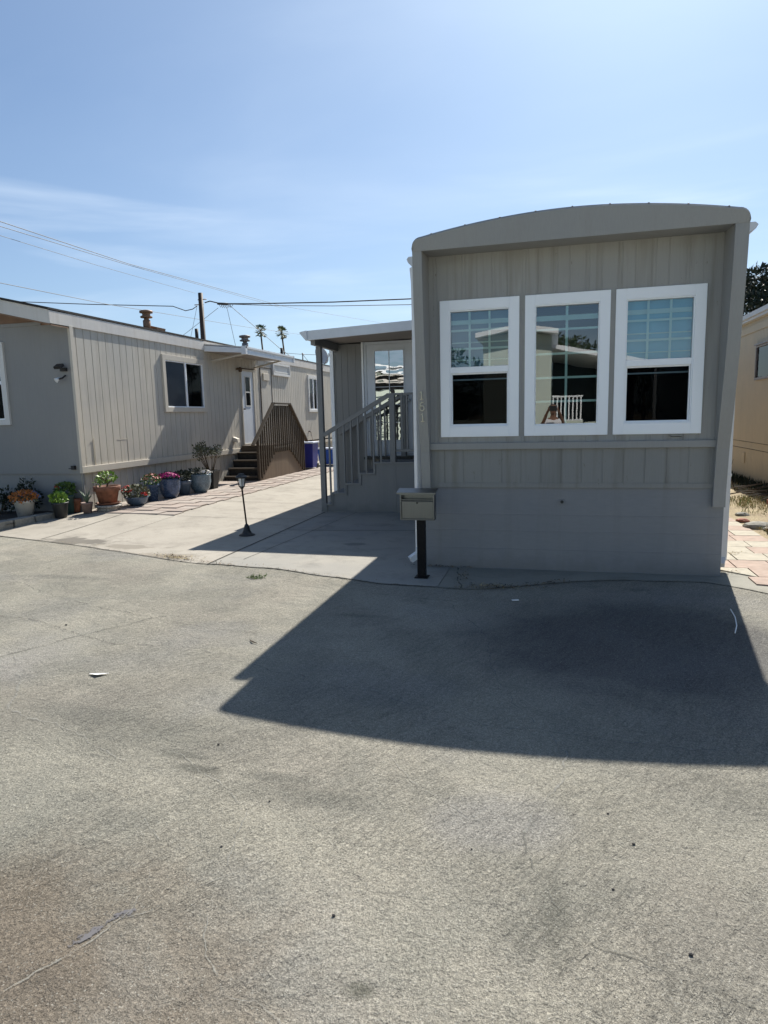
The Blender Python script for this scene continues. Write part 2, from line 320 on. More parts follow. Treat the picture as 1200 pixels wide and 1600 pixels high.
# ------------------------------------------------------------------ mesh helpers
ORG = {}
def root_of(o):
    while o.parent: o = o.parent
    return o
class MB:
    def __init__(s): s.v = []; s.f = []; s.m = []; s.mats = []; s.smooth = []
    def slot(s, name):
        if name not in s.mats: s.mats.append(name)
        return s.mats.index(name)
    def face(s, pts, mat=0, smooth=False):
        i = len(s.v); s.v += [Vector(p) for p in pts]; s.f.append(tuple(range(i, i+len(pts)))); s.m.append(mat); s.smooth.append(smooth)
    def add(s, vs, fs, mat=0, smooth=False):
        i = len(s.v); s.v += [Vector(p) for p in vs]
        for f in fs: s.f.append(tuple(i+k for k in f)); s.m.append(mat); s.smooth.append(smooth)
    def box(s, x0, x1, y0, y1, z0, z1, mat=0):
        if x0 > x1: x0, x1 = x1, x0
        if y0 > y1: y0, y1 = y1, y0
        if z0 > z1: z0, z1 = z1, z0
        s.add([(x0,y0,z0),(x1,y0,z0),(x1,y1,z0),(x0,y1,z0),(x0,y0,z1),(x1,y0,z1),(x1,y1,z1),(x0,y1,z1)],
              [(0,3,2,1),(4,5,6,7),(0,1,5,4),(1,2,6,5),(2,3,7,6),(3,0,4,7)], mat)
        return s
    def obox(s, c, a, b, n, mat=0):
        """box centred c with half-vectors a, b, n"""
        c, a, b, n = map(Vector, (c, a, b, n))
        if a.cross(b).dot(n) < 0: a = -a
        s.add([c-a-b-n, c+a-b-n, c+a+b-n, c-a+b-n, c-a-b+n, c+a-b+n, c+a+b+n, c-a+b+n],
              [(0,3,2,1),(4,5,6,7),(0,1,5,4),(1,2,6,5),(2,3,7,6),(3,0,4,7)], mat)
        return s
    def bar(s, p, q, wd, th, up=(0, 0, 1), mat=0):
        p, q = Vector(p), Vector(q); d = (q-p); n = d.normalized(); side = n.cross(Vector(up)).normalized(); u = side.cross(n).normalized()
        s.obox((p+q)/2, d/2, side*wd/2, u*th/2, mat); return s
    def tube(s, pts, rad, n=8, mat=0, cap=True, smooth=True):
        pts = [Vector(p) for p in pts]; rs = rad if isinstance(rad, (list, tuple)) else [rad]*len(pts)
        base = len(s.v); prev = None
        for i, p in enumerate(pts):
            d = (pts[min(i+1, len(pts)-1)]-pts[max(i-1, 0)]).normalized()
            a = prev if prev is not None else (Vector((0, 0, 1)) if abs(d.z) < .9 else Vector((1, 0, 0)))
            a = (a-d*a.dot(d)).normalized(); prev = a; c = d.cross(a)
            for k in range(n):
                t = 2*math.pi*k/n; s.v.append(p+(a*math.cos(t)+c*math.sin(t))*rs[i])
        for i in range(len(pts)-1):
            for k in range(n):
                s.f.append((base+i*n+k, base+i*n+(k+1) % n, base+(i+1)*n+(k+1) % n, base+(i+1)*n+k)); s.m.append(mat); s.smooth.append(smooth)
        if cap:
            s.f.append(tuple(base+k for k in range(n))[::-1]); s.m.append(mat); s.smooth.append(False)
            e = base+(len(pts)-1)*n; s.f.append(tuple(e+k for k in range(n))); s.m.append(mat); s.smooth.append(False)
        return s
    def lathe(s, c, prof, n=24, mat=0, smooth=True, rot=0.):
        c = Vector(c); base = len(s.v)
        for r, z in prof:
            for k in range(n):
                t = 2*math.pi*k/n+rot; s.v.append(c+Vector((r*math.cos(t), r*math.sin(t), z)))
        for i in range(len(prof)-1):
            for k in range(n):
                s.f.append((base+i*n+k, base+i*n+(k+1) % n, base+(i+1)*n+(k+1) % n, base+(i+1)*n+k)); s.m.append(mat); s.smooth.append(smooth)
        if prof[0][0] > 1e-4: s.f.append(tuple(base+k for k in range(n))[::-1]); s.m.append(mat); s.smooth.append(False)
        if prof[-1][0] > 1e-4:
            e = base+(len(prof)-1)*n; s.f.append(tuple(e+k for k in range(n))); s.m.append(mat); s.smooth.append(False)
        return s
    def prism(s, poly, off, mat=0):
        """planar polygon (list of 3D points) extruded by vector off"""
        p = [Vector(q) for q in poly]; off = Vector(off); n = len(p)
        nrm = Vector((0, 0, 0))
        for i in range(n): nrm += p[i].cross(p[(i+1) % n])
        if nrm.dot(off) > 0: p.reverse()
        s.add(p+[q+off for q in p], [tuple(range(n)), tuple(range(2*n-1, n-1, -1))]+[(i, i+n, (i+1) % n+n, (i+1) % n) for i in range(n)], mat)
        return s
    def build(s, name, mats, parent=None, bevel=0, loc=None, weld=False):
        me = bpy.data.meshes.new(name)
        if parent is not None: org = ORG[root_of(parent).name]
        else:
            if loc is None:
                xs = [v.x for v in s.v]; ys = [v.y for v in s.v]; zs = [v.z for v in s.v]
                loc = Vector(((min(xs)+max(xs))/2, (min(ys)+max(ys))/2, min(zs)))
            org = Vector(loc)
        me.from_pydata([v-org for v in s.v], [], s.f); me.update()
        if isinstance(mats, str): mats = [mats]
        for mm in mats: me.materials.append(MATS[mm])
        for i, p in enumerate(me.polygons):
            p.material_index = s.m[i]; p.use_smooth = s.smooth[i]
        o = bpy.data.objects.new(name, me); COL.objects.link(o)
        if parent is not None: o.parent = parent
        else: o.location = org; ORG[o.name] = org
        if bevel:
            b = o.modifiers.new('bevel', 'BEVEL'); b.width = bevel; b.segments = 2; b.limit_method = 'ANGLE'; b.angle_limit = R(35)
        return o
def thing(name, label, cat, loc, group=None):
    o = bpy.data.objects.new(name, None); COL.objects.link(o); o.location = loc; ORG[o.name] = Vector(loc)
    o.empty_display_size = .2
    return tag(o, label, cat, group)
def tag(o, label, cat, group=None):
    o['label'] = label; o['category'] = cat
    if group: o['group'] = group
    return o
def setting(o, kind='structure'): o['kind'] = kind; return o
def lab(o, t): o['label'] = t; return o
X, Y, Z = Vector((1, 0, 0)), Vector((0, 1, 0)), Vector((0, 0, 1))

def groove_wall(mb, o, u, n, u0, u1, z0, z1, holes=(), grooves=(), gw=.012, gd=.007):
    """board wall in the plane o + s*u + z, outward normal n, real vertical grooves, rectangular openings"""
    pts = {round(u0, 4): 0, round(u1, 4): 0}
    for g in grooves:
        if g-gw > u0 and g+gw < u1:
            pts[round(g-gw/2-.002, 4)] = 0; pts[round(g-gw/2, 4)] = -gd; pts[round(g+gw/2, 4)] = -gd; pts[round(g+gw/2+.002, 4)] = 0
    for (a, b, c, d) in holes:
        for h in (a, b):
            if u0 < h < u1: pts.setdefault(round(h, 4), 0)
    us = sorted(pts)
    for a, b in zip(us, us[1:]):
        mid = (a+b)/2; iv = [(z0, z1)]
        for (ha, hb, hc, hd) in holes:
            if ha < mid < hb:
                nv = []
                for (c, d) in iv:
                    if hc > c: nv.append((c, min(d, hc)))
                    if hd < d: nv.append((max(c, hd), d))
                iv = [i for i in nv if i[1]-i[0] > 1e-4]
        for c, d in iv:
            q = [o+u*a+n*pts[a]+Z*c, o+u*b+n*pts[b]+Z*c, o+u*b+n*pts[b]+Z*d, o+u*a+n*pts[a]+Z*d]
            if u.cross(Z).dot(n) < 0: q.reverse()
            mb.face(q)

def lbox(mb, o, u, n, u0, u1, d0, d1, z0, z1, mat=0):
    c = o+u*(u0+u1)/2+n*(d0+d1)/2+Z*(z0+z1)/2
    return mb.obox(c, u*(u1-u0)/2, n*(d1-d0)/2, Z*(z1-z0)/2, mat)
def frame(mb, o, u, n, u0, u1, z0, z1, w_, d0, d1, mat=0, wt=None, wb=None):
    wt = wt or w_; wb = wb or w_
    lbox(mb, o, u, n, u0, u0+w_, d0, d1, z0, z1, mat); lbox(mb, o, u, n, u1-w_, u1, d0, d1, z0, z1, mat)
    lbox(mb, o, u, n, u0+w_, u1-w_, d0, d1, z1-wt, z1, mat); lbox(mb, o, u, n, u0+w_, u1-w_, d0, d1, z0, z0+wb, mat)
def recess(mb, o, u, n, u0, u1, z0, z1, depth=.35):
    """dark room behind an opening: five inward faces"""
    a, b = .002, -depth
    P = lambda s, d, z: o+u*s+n*d+Z*z
    mb.face([P(u0,b,z0),P(u1,b,z0),P(u1,b,z1),P(u0,b,z1)])
    for (s0, s1, c0, c1) in ((u0,u0,z0,z1),(u1,u1,z0,z1)): mb.face([P(s0,b,c0),P(s0,0,c0),P(s0,0,c1),P(s0,b,c1)])
    for c in (z0, z1): mb.face([P(u0,b,c),P(u1,b,c),P(u1,0,c),P(u0,0,c)])
def pane(mb, o, u, n, u0, u1, z0, z1, d):
    q = [o+u*u0+n*d+Z*z0, o+u*u1+n*d+Z*z0, o+u*u1+n*d+Z*z1, o+u*u0+n*d+Z*z1]
    if u.cross(Z).dot(n) < 0: q.reverse()
    mb.face(q)

def h(x, y):
    s = lambda t: (lambda q: q*q*(3-2*q))(min(1, max(0, t)))
    return .12*s((-x-3)/3)*s((y-.6)/3.5)
rnd = random.Random(7)

# ------------------------------------------------------------------ ground, road, slabs
def grid_sheet(mb, x0, x1, y0, y1, step, zf, keep=None):
    nx = max(1, round((x1-x0)/step)); ny = max(1, round((y1-y0)/step))
    for i in range(nx):
        for j in range(ny):
            xa, xb = x0+(x1-x0)*i/nx, x0+(x1-x0)*(i+1)/nx; ya, yb = y0+(y1-y0)*j/ny, y0+(y1-y0)*(j+1)/ny
            mb.face([(a, b, zf(a, b)) for a, b in ((xa,ya),(xb,ya),(xb,yb),(xa,yb))], 0, True)
mb = MB(); mb.face([(-600,-600,-.03),(600,-600,-.03),(600,900,-.03),(-600,900,-.03)]); setting(mb.build('ground', 'dirt', loc=(0,0,-.03)))
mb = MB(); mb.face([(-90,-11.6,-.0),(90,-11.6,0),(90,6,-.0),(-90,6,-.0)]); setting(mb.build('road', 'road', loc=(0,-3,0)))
def bnd(x):   # front edge of the driveway slab
    P = [(-9, 1.35), (-6.87, 1.02), (-5.09, .55), (-2.8, -.25), (-1.75, -.36), (-.33, -.83), (.5, -.9), (1.5, -1.05), (3.0, -1.5), (4.5, -2.4), (6, -3)]
    for (a, b), (c, d) in zip(P, P[1:]):
        if a <= x <= c: return b+(d-b)*(x-a)/(c-a)
    return P[0][1] if x < P[0][0] else P[-1][1]
def slab(name, mat, x0, x1, y1, z, y0f=None, step=.15, joints=()):
    mb = MB(); nx = round((x1-x0)/step)
    for i in range(nx):
        xa, xb = x0+(x1-x0)*i/nx, x0+(x1-x0)*(i+1)/nx
        ya, yb = (y0f or bnd)(xa), (y0f or bnd)(xb)
        ya += .035*mnoise.noise(Vector((xa*2.3, 3, 0))); yb += .035*mnoise.noise(Vector((xb*2.3, 3, 0)))
        ny = 24
        for j in range(ny):
            s0, s1 = (j/ny)**1.3, ((j+1)/ny)**1.3
            q = [(xa, ya+(y1-ya)*s0), (xb, yb+(y1-yb)*s0), (xb, yb+(y1-yb)*s1), (xa, ya+(y1-ya)*s1)]
            mb.face([(a, b, h(a, b)+z) for a, b in q], 0, True)
    return setting(mb.build(name, mat, loc=(0, 0, 0)))
slab('driveway', 'driveway', -7.6, -2.56, 24, .006)
slab('porch_pad', 'porch_slab', -2.555, 0.3, 5.2, .008)
def pad_edge(x):
    P = [(.3, -.88), (.5, -.92), (.8, -.86), (1.2, -.66), (1.7, -.42), (2.2, -.30), (2.9, -.28), (3.2, -.5), (3.8, -1.1), (4.6, -2.0), (6.6, -3.0)]
    for (a, b), (c, d) in zip(P, P[1:]):
        if a <= x <= c: return b+(d-b)*(x-a)/(c-a)
    return -3.0
slab('front_pad', 'apron', .305, 6.5, .2, .006, pad_edge)
# joints cut in the slabs
def crack_mat(name, col, edge, k=1.):
    m = bpy.data.materials.new(name); m.use_nodes = True; MATS[name] = m; t = m.node_tree; b = t.nodes['Principled BSDF']
    uv = t.nodes.new('ShaderNodeUVMap'); sp = t.nodes.new('ShaderNodeSeparateXYZ'); t.links.new(uv.outputs[0], sp.inputs[0])
    co = tex_coord(t); n1 = noise_n(t, co, 38, 4, .7); n2 = noise_n(t, co, 7, 3, .6)
    v = math_n('ADD', sp.outputs[1], math_n('MULTIPLY', math_n('SUBTRACT', n1, .5, t), 2.3, t), t)
    a = math_n('ABSOLUTE', v, None, t)
    wd = rng_n(t, n2, .38, .64, .06, .42)
    al = math_n('MULTIPLY', rng_n(t, math_n('SUBTRACT', a, wd, t), -.12, .12, k, 0), rng_n(t, noise_n(t, tex_coord(t, loc=(4, 4, 0)), 5.5, 3), .36, .46), t)
    b.inputs['Base Color'].default_value = (*col, 1); t.links.new(mix_n(t, n1, col, edge), b.inputs['Base Color']); b.inputs['Roughness'].default_value = .95; b.inputs['Specular IOR Level'].default_value = .1
    o = t.nodes['Material Output']; tr = t.nodes.new('ShaderNodeBsdfTransparent'); mx = t.nodes.new('ShaderNodeMixShader')
    t.links.new(al, mx.inputs[0]); t.links.new(tr.outputs[0], mx.inputs[1]); t.links.new(b.outputs[0], mx.inputs[2]); t.links.new(mx.outputs[0], o.inputs[0])
crack_mat('crack_pale', (.36, .355, .32), (.26, .255, .23), .5); crack_mat('crack_dark', (.05, .048, .04), (.13, .12, .10)); crack_mat('seam_dark', (.15, .148, .128), (.20, .195, .17), .55); crack_mat('tar_patch', (.12, .115, .125), (.17, .165, .165))
def ribbon(name, pts, wd, mat, z=.010, jit=.0, seg=.06):
    mb = MB(); P = [Vector((a, b, 0)) for a, b in pts]; Q = []
    for a, b in zip(P, P[1:]):
        k = max(1, int((b-a).length/seg))
        for i in range(k): Q.append(a.lerp(b, i/k))
    Q.append(P[-1]); L_, R_ = [], []
    for i, q in enumerate(Q):
        d = (Q[min(i+1, len(Q)-1)]-Q[max(i-1, 0)]).normalized(); s = Vector((-d.y, d.x, 0))
        o = s*mnoise.noise(q*4.1)*jit+s*mnoise.noise(q*17)*jit*.45
        for lst, sg in ((L_, 1), (R_, -1)):
            v = q+o+s*sg*wd/2; v.z = h(v.x, v.y)+z; lst.append(v)
    for i in range(len(Q)-1): mb.face([R_[i], R_[i+1], L_[i+1], L_[i]])
    o = mb.build(name, mat, loc=(0, 0, 0)); uv = o.data.uv_layers.new(name='UVMap')
    for i in range(len(Q)-1):
        for k, (a, b) in enumerate(((i, -1), (i+1, -1), (i+1, 1), (i, 1))): uv.data[i*4+k].uv = (a*seg, b)
    return setting(o)
for pts, wd in [([(-5.95,.85),(-5.97,2.95)], .014), ([(-2.56,-.3),(-2.56,3.9)], .022), ([(-2.5,2.03),(-.02,2.25)], .016), ([(-1.97,3.9),(-2.24,.0)], .008),
                ([(-4.95,4.62),(-2.6,5.1)], .010), ([(-4.9,2.84),(-2.6,3.1)], .010), ([(-5.0,6.9),(-2.7,7.6)], .010), ([(-4.9,9.4),(-2.8,9.9)], .010), ([(-4.96,1.0),(-4.95,2.8)],.006)]:
    ribbon('slab_joint', pts, wd, 'dark_joint', .0125, .004)
ribbon('slab_edge_crack', [(x, bnd(x)+.005) for x in [-7.2+.25*i for i in range(50)] if x < .45], .06, 'seam_dark', .0125, .04, .03)
ribbon('slab_edge_crack', [(x, pad_edge(x)) for x in [.42+.12*i for i in range(30)]], .04, 'seam_dark', .012, .03, .03)
# cracks in the road surface
for pts, wd, mt, jit in [
    ([(-2.45,-3.33),(-2.38,-3.38),(-1.95,-3.80),(-1.78,-4.08),(-1.5,-4.15)], .045, 'crack_pale', .05),
    ([(-1.5,-4.15),(-1.38,-4.17),(-.95,-4.35),(-.5,-4.5)], .02, 'crack_pale', .05),
    ([(-3.9,-2.3),(-3.42,-2.47),(-2.95,-2.53),(-2.36,-2.77),(-1.94,-2.92),(-1.55,-2.9)], .045, 'seam_dark', .04),
    ([(-3.9,-2.33),(-3.42,-2.50),(-2.95,-2.56),(-2.36,-2.80)], .03, 'crack_pale', .04),
    ([(-2.6,-3.45),(-2.35,-2.93),(-2.2,-2.66),(-1.9,-2.2)], .06, 'seam_dark', .04),
    ([(1.49,-3.9),(1.46,-4.15),(1.38,-4.38),(1.29,-4.6)], .030, 'crack_pale', .04),
    ([(1.29,-4.6),(1.33,-4.79),(1.45,-5.02),(1.54,-5.14),(1.67,-5.16),(1.85,-5.22),(2.1,-5.3)], .022, 'seam_dark', .03),
    ([(1.25,-4.58),(1.05,-4.55),(.8,-4.5)], .014, 'crack_pale', .03),
    ([(-.195,-5.73),(-.106,-5.57),(-.03,-5.38)], .020, 'crack_pale', .03), ([(-.03,-5.38),(-.06,-5.2),(-.12,-5.0),(-.3,-4.85)], .014, 'crack_pale', .03),
    ([(-.03,-5.38),(.12,-5.22),(.22,-5.1),(.32,-4.98)], .014, 'crack_pale', .03), ([(.25,-5.3),(.33,-5.42),(.45,-5.55),(.62,-5.62),(.9,-5.72)], .016, 'crack_pale', .04),
    ([(-1.5,-2.75),(-.6,-3.15),(.3,-3.4),(1.1,-3.7),(2.3,-3.75)], .022, 'crack_pale', .05), ([(1.9,-3.95),(2.4,-4.05)], .012, 'seam_dark', .02),
    ([(-4.4,-1.3),(-3.2,-1.9),(-1.8,-2.35),(-.9,-2.5)], .025, 'seam_dark', .05), ([(-1.3,-3.4),(-.9,-3.2),(-.4,-2.85),(.1,-2.7)], .014, 'crack_pale', .05),
    ([(-1.1,-3.6),(-.4,-3.9),(.0,-4.0)], .016, 'crack_pale', .05), ([(-.5,-4.3),(-.1,-4.55),(.1,-4.7),(.2,-5.05)], .014, 'crack_pale', .04), ([(.6,-4.15),(.85,-4.4),(1.2,-4.62)], .012, 'crack_pale', .04),
    ([(.5,-1.4),(.9,-2.2),(1.1,-3.2),(1.45,-3.9)], .02, 'crack_pale', .06), ([(-1.2,-1.5),(-.2,-1.2),(.5,-1.35)], .02, 'seam_dark', .05),
    ([(.55,-.9),(.46,-.55),(.37,-.05)], .035, 'crack_dark', .03)]:
    ribbon('road_crack', pts, wd, mt, .011 if mt == 'crack_dark' and pts[-1][1] > -.1 else .0035+.0004*(len(pts) % 4), jit, .02)
ribbon('road_patch', [(-.13,-5.52),(-.07,-5.40),(-.02,-5.32)], .075, 'tar_patch', .003, .01, .02)
# brick pavers along the left house, irregular courses
mb = MB(); y = 2.86; row = 0
while y < 12:
    yl = y+.30; xx = -6.80+(.0 if row % 2 else -.3)
    while xx < -4.95:
        xa, xb = max(xx, -6.80)+.0018, min(xx+.6, -4.97)-.0018
        if xb-xa > .04:
            zc = h((xa+xb)/2, (y+yl)/2)+.014+rnd.uniform(0, .002)
            mb.box(xa, xb, y+.0018, yl-.0018, zc-.02, zc, rnd.choice((0, 0, 1)))
        xx += .6
    y = yl; row += 1
setting(mb.build('brick_path', ['brick_paver', 'brick_pale'], loc=(0, 0, 0)))
# pink and cream pavers on the right
mb = MB(); y = -1.2; row = 0
while y < 12:
    off = (0, .26)[row % 2]
    for (xa, xb, k) in ((3.05, 3.30+off*.4, 0), (3.30+off*.4, 3.68+off*.3, 1), (3.68+off*.3, 4.08, 2)):
        def lim(x): return .17-(x-3.1)*2.5      # diagonal front border
        ya = max(y, lim(xa)) ; yb = max(y, lim(xb))
        if min(ya, yb) < y+.385:
            ya = min(ya, y+.385); yb = min(yb, y+.385); zt = .016+rnd.uniform(0, .004); g = .006
            mt = (row+(k == 1)*(row % 3 == 0)) % 2
            poly = [(xa+g, ya+g, zt), (xb-g, yb+g, zt), (xb-g, y+.39-g, zt), (xa+g, y+.39-g, zt)]
            if y+.39-g > ya+g: mb.prism(poly, (0, 0, -.03), mt)
    y += .39; row += 1
setting(mb.build('paver_path', ['paver_pink', 'paver_cream'], loc=(0, 0, 0)))
mb = MB(); grid_sheet(mb, 4.09, 9, -1.0, 16, .5, lambda x, y: .004+.05*max(0, mnoise.noise(Vector((x*.8, y*.8, 1))))*(x > 4.2)+.02*(x > 4.3)); setting(mb.build('dirt_strip', 'dirt', loc=(0, 0, 0)))

# ------------------------------------------------------------------ main mobile home
XW = 3.06
home = thing('mobile_home', 'taupe mobile home with arched front visor, three white windows and white gutters', 'house', (1.5, 6, 0))
O0 = Vector((0, 0, 0))
wins = [(.212, 1.041), (1.099, 1.933), (1.984, 2.812)]; WZ0, WZ1 = 1.454, 2.885
gr = []; g = .14; k = 0
while g < 2.92:
    gr += [g, g+.035] if k % 2 == 0 else [g]; g += .155; k += 1
holes = [(a+.03, b-.03, WZ0+.03, WZ1-.03) for a, b in wins]
mb = MB(); groove_wall(mb, O0, X, -Y, .085, 2.955, 1.30, 3.36, holes, gr, .008, .0035)
mb.build('front_wall', 'taupe_siding', home)
mb = MB(); gr2 = [.25+.205*i for i in range(14)]; groove_wall(mb, Vector((0, -.012, 0)), X, -Y, .085, 2.955, .915, 1.318, (), gr2, .010, .004)
lbox(mb, O0, X, -Y, .09, 2.95, .0, .022, .905, .955); mb.build('lower_wall_panel', 'lower_taupe', home)
mb = MB(); lbox(mb, O0, X, -Y, .088, 2.95, -.01, .055, 1.318, 1.388); mb.build('sill_ledge', 'taupe_trim', home, .004)
mb = MB(); lbox(mb, O0, X, -Y, 0.0, XW, -.03, .0, -.02, .905)
lbox(mb, O0, X, -Y, .0, XW, -.02, .005, .899, .905)
for z in (.22, .42, .60): lbox(mb, O0, X, -Y, .003, XW-.003, -.01, .0025, z, z+.010)
mb.box(0, .02, 0.02, 13.4, -.02, .9); mb.box(XW-.02, XW, 0.02, 13.4, -.02, .9); mb.build('skirting', 'grey_skirt', home, .002)
for sx, nm in ((0, -1), (XW, 1)):
    mb = MB(); groove_wall(mb, Vector((sx, 0, 0)), Y, X*nm, .02, 13.4, .9, 3.36, (), [.1+.2*i for i in range(66)], .01, .005)
    mb.build('side_wall', 'taupe_siding', home)
mb = MB(); mb.box(0, XW, 13.4, 13.44, 0, 3.36); mb.build('rear_wall', 'taupe_siding', home)
# barrel roof
def arch(x): t = (x-XW/2)/(XW/2+.02); return 3.432+.165*(1-abs(t)**1.9)
mb = MB(); n = 28
xs = [0+XW*i/n for i in range(n+1)]
for a, b in zip(xs, xs[1:]): mb.face([(a, .0, arch(a)-.02), (b, .0, arch(b)-.02), (b, 13.44, arch(b)-.02), (a, 13.44, arch(a)-.02)], 0, True)
for a, b in zip(xs, xs[1:]): mb.face([(a, 13.44, 3.3), (b, 13.44, 3.3), (b, 13.44, arch(b)-.02), (a, 13.44, arch(a)-.02)])
mb.build('roof', 'roof_grey', home)
# visor: flared side wings and arched top, one moulded piece
def dep(z):
    P = [(.70, .055), (.9, .06), (1.3, .10), (1.7, .19), (2.2, .28), (2.8, .355), (3.2, .385), (3.7, .40)]
    for (a, b), (c, d) in zip(P, P[1:]):
        if z <= c: return b+(d-b)*max(0, (z-a)/(c-a))
    return .4
mb = MB()
def outer_top(x):
    r = .09; xx = x+.0
    d = min(x, XW-x); zt = arch(x)
    if d < r: zt = arch(r)-(r-math.sqrt(max(0, r*r-(r-d)**2)))
    return zt
for (xo, xi, sg) in ((0.0, .095, -1), (XW, XW-.115, 1)):
    zs = [.72, .9, 1.1, 1.3, 1.5, 1.7, 1.95, 2.2, 2.5, 2.8, 3.1, 3.36]
    for a, b in zip(zs, zs[1:]):
        da, db = -dep(a), -dep(b)
        fr = [(xo, da, a), (xi, da, a), (xi, db, b), (xo, db, b)]; ou = [(xo, .0, a), (xo, da, a), (xo, db, b), (xo, .0, b)]; inn = [(xi, da, a), (xi, .02, a), (xi, .02, b), (xi, db, b)]
        for q in (fr, ou, inn): mb.face(q if sg < 0 else q[::-1], 0, False)
    z = .72; q = [(xo, -dep(z), z), (xo, .0, z), (xi, .0, z), (xi, -dep(z), z)]; mb.face(q if sg < 0 else q[::-1])
xs = sorted(set([0, .008, .02, .04, .065, .09]+[.09+(XW-.18)*i/30 for i in range(31)]+[XW-.065, XW-.04, XW-.02, XW-.008, XW]))
for a, b in zip(xs, xs[1:]):
    ta, tb = outer_top(a), outer_top(b); zl = 3.32; dl = -dep(3.35)-.003; dt = -.42
    mb.face([(a, dl, zl), (b, dl, zl), (b, dt, tb-.02), (a, dt, ta-.02)], 0, True)          # face
    mb.face([(a, dt, ta-.02), (b, dt, tb-.02), (b, dt+.02, tb), (a, dt+.02, ta)], 0, True)   # rolled edge
    mb.face([(a, dt+.02, ta), (b, dt+.02, tb), (b, .03, tb), (a, .03, ta)], 0, True)         # top
for xo, rev in ((0, False), (XW, True)):
    q = [(xo, 0, 3.32), (xo, -dep(3.32), 3.32), (xo, -.4, outer_top(0)-.02), (xo, .03, outer_top(0))]; mb.face(q[::-1] if rev else q)
mb.face([(.02, -dep(3.33)+.004, 3.323), (.02, .02, 3.345), (XW-.02, .02, 3.345), (XW-.02, -dep(3.33)+.004, 3.323)])
mb.build('front_visor', 'taupe_trim', home)
for i in range(9):
    x = .2+.335*i; mb = MB(); mb.lathe((x, -.405, arch(x)-.004), [(.009, 0), (.008, .006), (.0, .009)], 8); mb.build('screw', 'vent_metal', home)
# windows
def lit_window(o, u, n, parent, u0, u1, z0, z1, kind, fw=.105):
    mb = MB(); frame(mb, o, u, n, u0, u1, z0, z1, fw, -.02, .028, wt=.105, wb=.11)
    iu0, iu1, iz0, iz1 = u0+fw, u1-fw, z0+.11, z1-.105
    frame(mb, o, u, n, iu0, iu1, iz0, iz1, .012, -.05, .018)
    wf = mb.build('window', 'vinyl_white', parent, .003)
    mb = MB(); recess(mb, o, u, n, iu0, iu1, iz0, iz1, .5); mb.build('window_recess', 'interior', wf)
    if kind == 'hung':
        mz = iz0+(iz1-iz0)*.49
        mb = MB(); lbox(mb, o, u, n, iu0+.012, iu1-.012, -.045, .012, mz-.03, mz+.035); mb.build('meeting_rail', 'vinyl_white', wf, .003)
        mb = MB(); frame(mb, o, u, n, iu0+.012, iu1-.012, iz0+.012, mz-.03, .014, -.05, -.012); mb.build('sash_frame', 'vinyl_white', wf, .002)
        mb = MB(); pane(mb, o, u, n, iu0+.02, iu1-.02, iz0+.02, mz-.03, -.024); mb.build('screen_pane', 'screen_glass', wf)
        mb = MB(); pane(mb, o, u, n, iu0+.02, iu1-.02, iz0+.02, mz-.03, -.06); mb.build('insect_screen', 'screen_mesh', wf)
        mb = MB(); lbox(mb, o, u, n, iu0+.026, iu1-.026, -.058, -.05, mz-.105, mz-.09); mb.build('lock_rail', 'muntin', wf)
        mb = MB(); pane(mb, o, u, n, iu0+.005, iu1-.005, mz+.03, iz1-.005, -.020); mb.build('upper_pane', 'window_glass', wf)
        mb = MB(); a, b = mz+.035, iz1-.012; cw = (iu1-iu0)/3; rh = (b-a)/3
        for i in (1, 2): lbox(mb, o, u, n, iu0+cw*i-.011, iu0+cw*i+.011, -.040, -.030, a, b)
        for i in (1, 2): lbox(mb, o, u, n, iu0+.012, iu1-.012, -.041, -.031, a+rh*i-.011, a+rh*i+.011)
        mb.build('muntin_grid', 'muntin', wf)
        mb = MB()
        for i, zz_ in enumerate((.78, .44, .12)): lbox(mb, o, u, n, iu0+.012, iu1-.012, -.075, -.065, a+(b-a)*zz_, a+(b-a)*zz_+(.045, .012, .010)[i])
        mb.build('blind_slat', 'muntin', wf)
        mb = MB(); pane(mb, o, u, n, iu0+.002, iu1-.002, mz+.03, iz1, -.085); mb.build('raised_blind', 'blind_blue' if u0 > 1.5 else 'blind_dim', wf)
    else:
        mb = MB(); pane(mb, o, u, n, iu0+.005, iu1-.005, iz0+.005, iz1-.005, -.020); mb.build('picture_pane', 'window_glass', wf)
        mb = MB(); rh = (iz1-iz0)/5; um = (iu0+iu1)/2
        lbox(mb, o, u, n, um-.012, um+.012, -.040, -.030, iz0+.012, iz1-.012)
        for i in (1, 2, 3, 4): lbox(mb, o, u, n, iu0+.012, iu1-.012, -.041, -.031, iz0+rh*i-.011, iz0+rh*i+.011)
        mb.build('muntin_grid', 'muntin', wf)
        mb = MB(); lbox(mb, o, u, n, iu0+.012, iu1-.012, -.09, -.07, iz1-.15, iz1-.10); mb.build('blind_slat', 'muntin', wf)
    return wf
for i, (a, b) in enumerate(wins):
    wf = lit_window(O0, X, -Y, home, a, b, WZ0, WZ1, ('hung', 'picture', 'hung')[i], .1)
    wf['label'] = ('left double-hung front window with gridded upper sash', 'middle picture window with a five-row grid', 'right double-hung front window reflecting blue sky')[i]
mb = MB(); lbox(mb, O0, X, -Y, 2.53, 2.65, 0, .03, 1.43, 1.447); mb.tube([(2.54, -.012, 1.435), (2.64, -.012, 1.435)], .012, 8); mb.build('latch', 'steel', home)
mb = MB(); mb.tube([(1.495, .0, .755), (1.495, -.02, .755)], .028, 14); mb.tube([(1.495, -.012, .755), (1.495, -.026, .755)], .017, 12, 1); mb.build('skirt_vent', ['grey_skirt', 'black_plastic'], home)
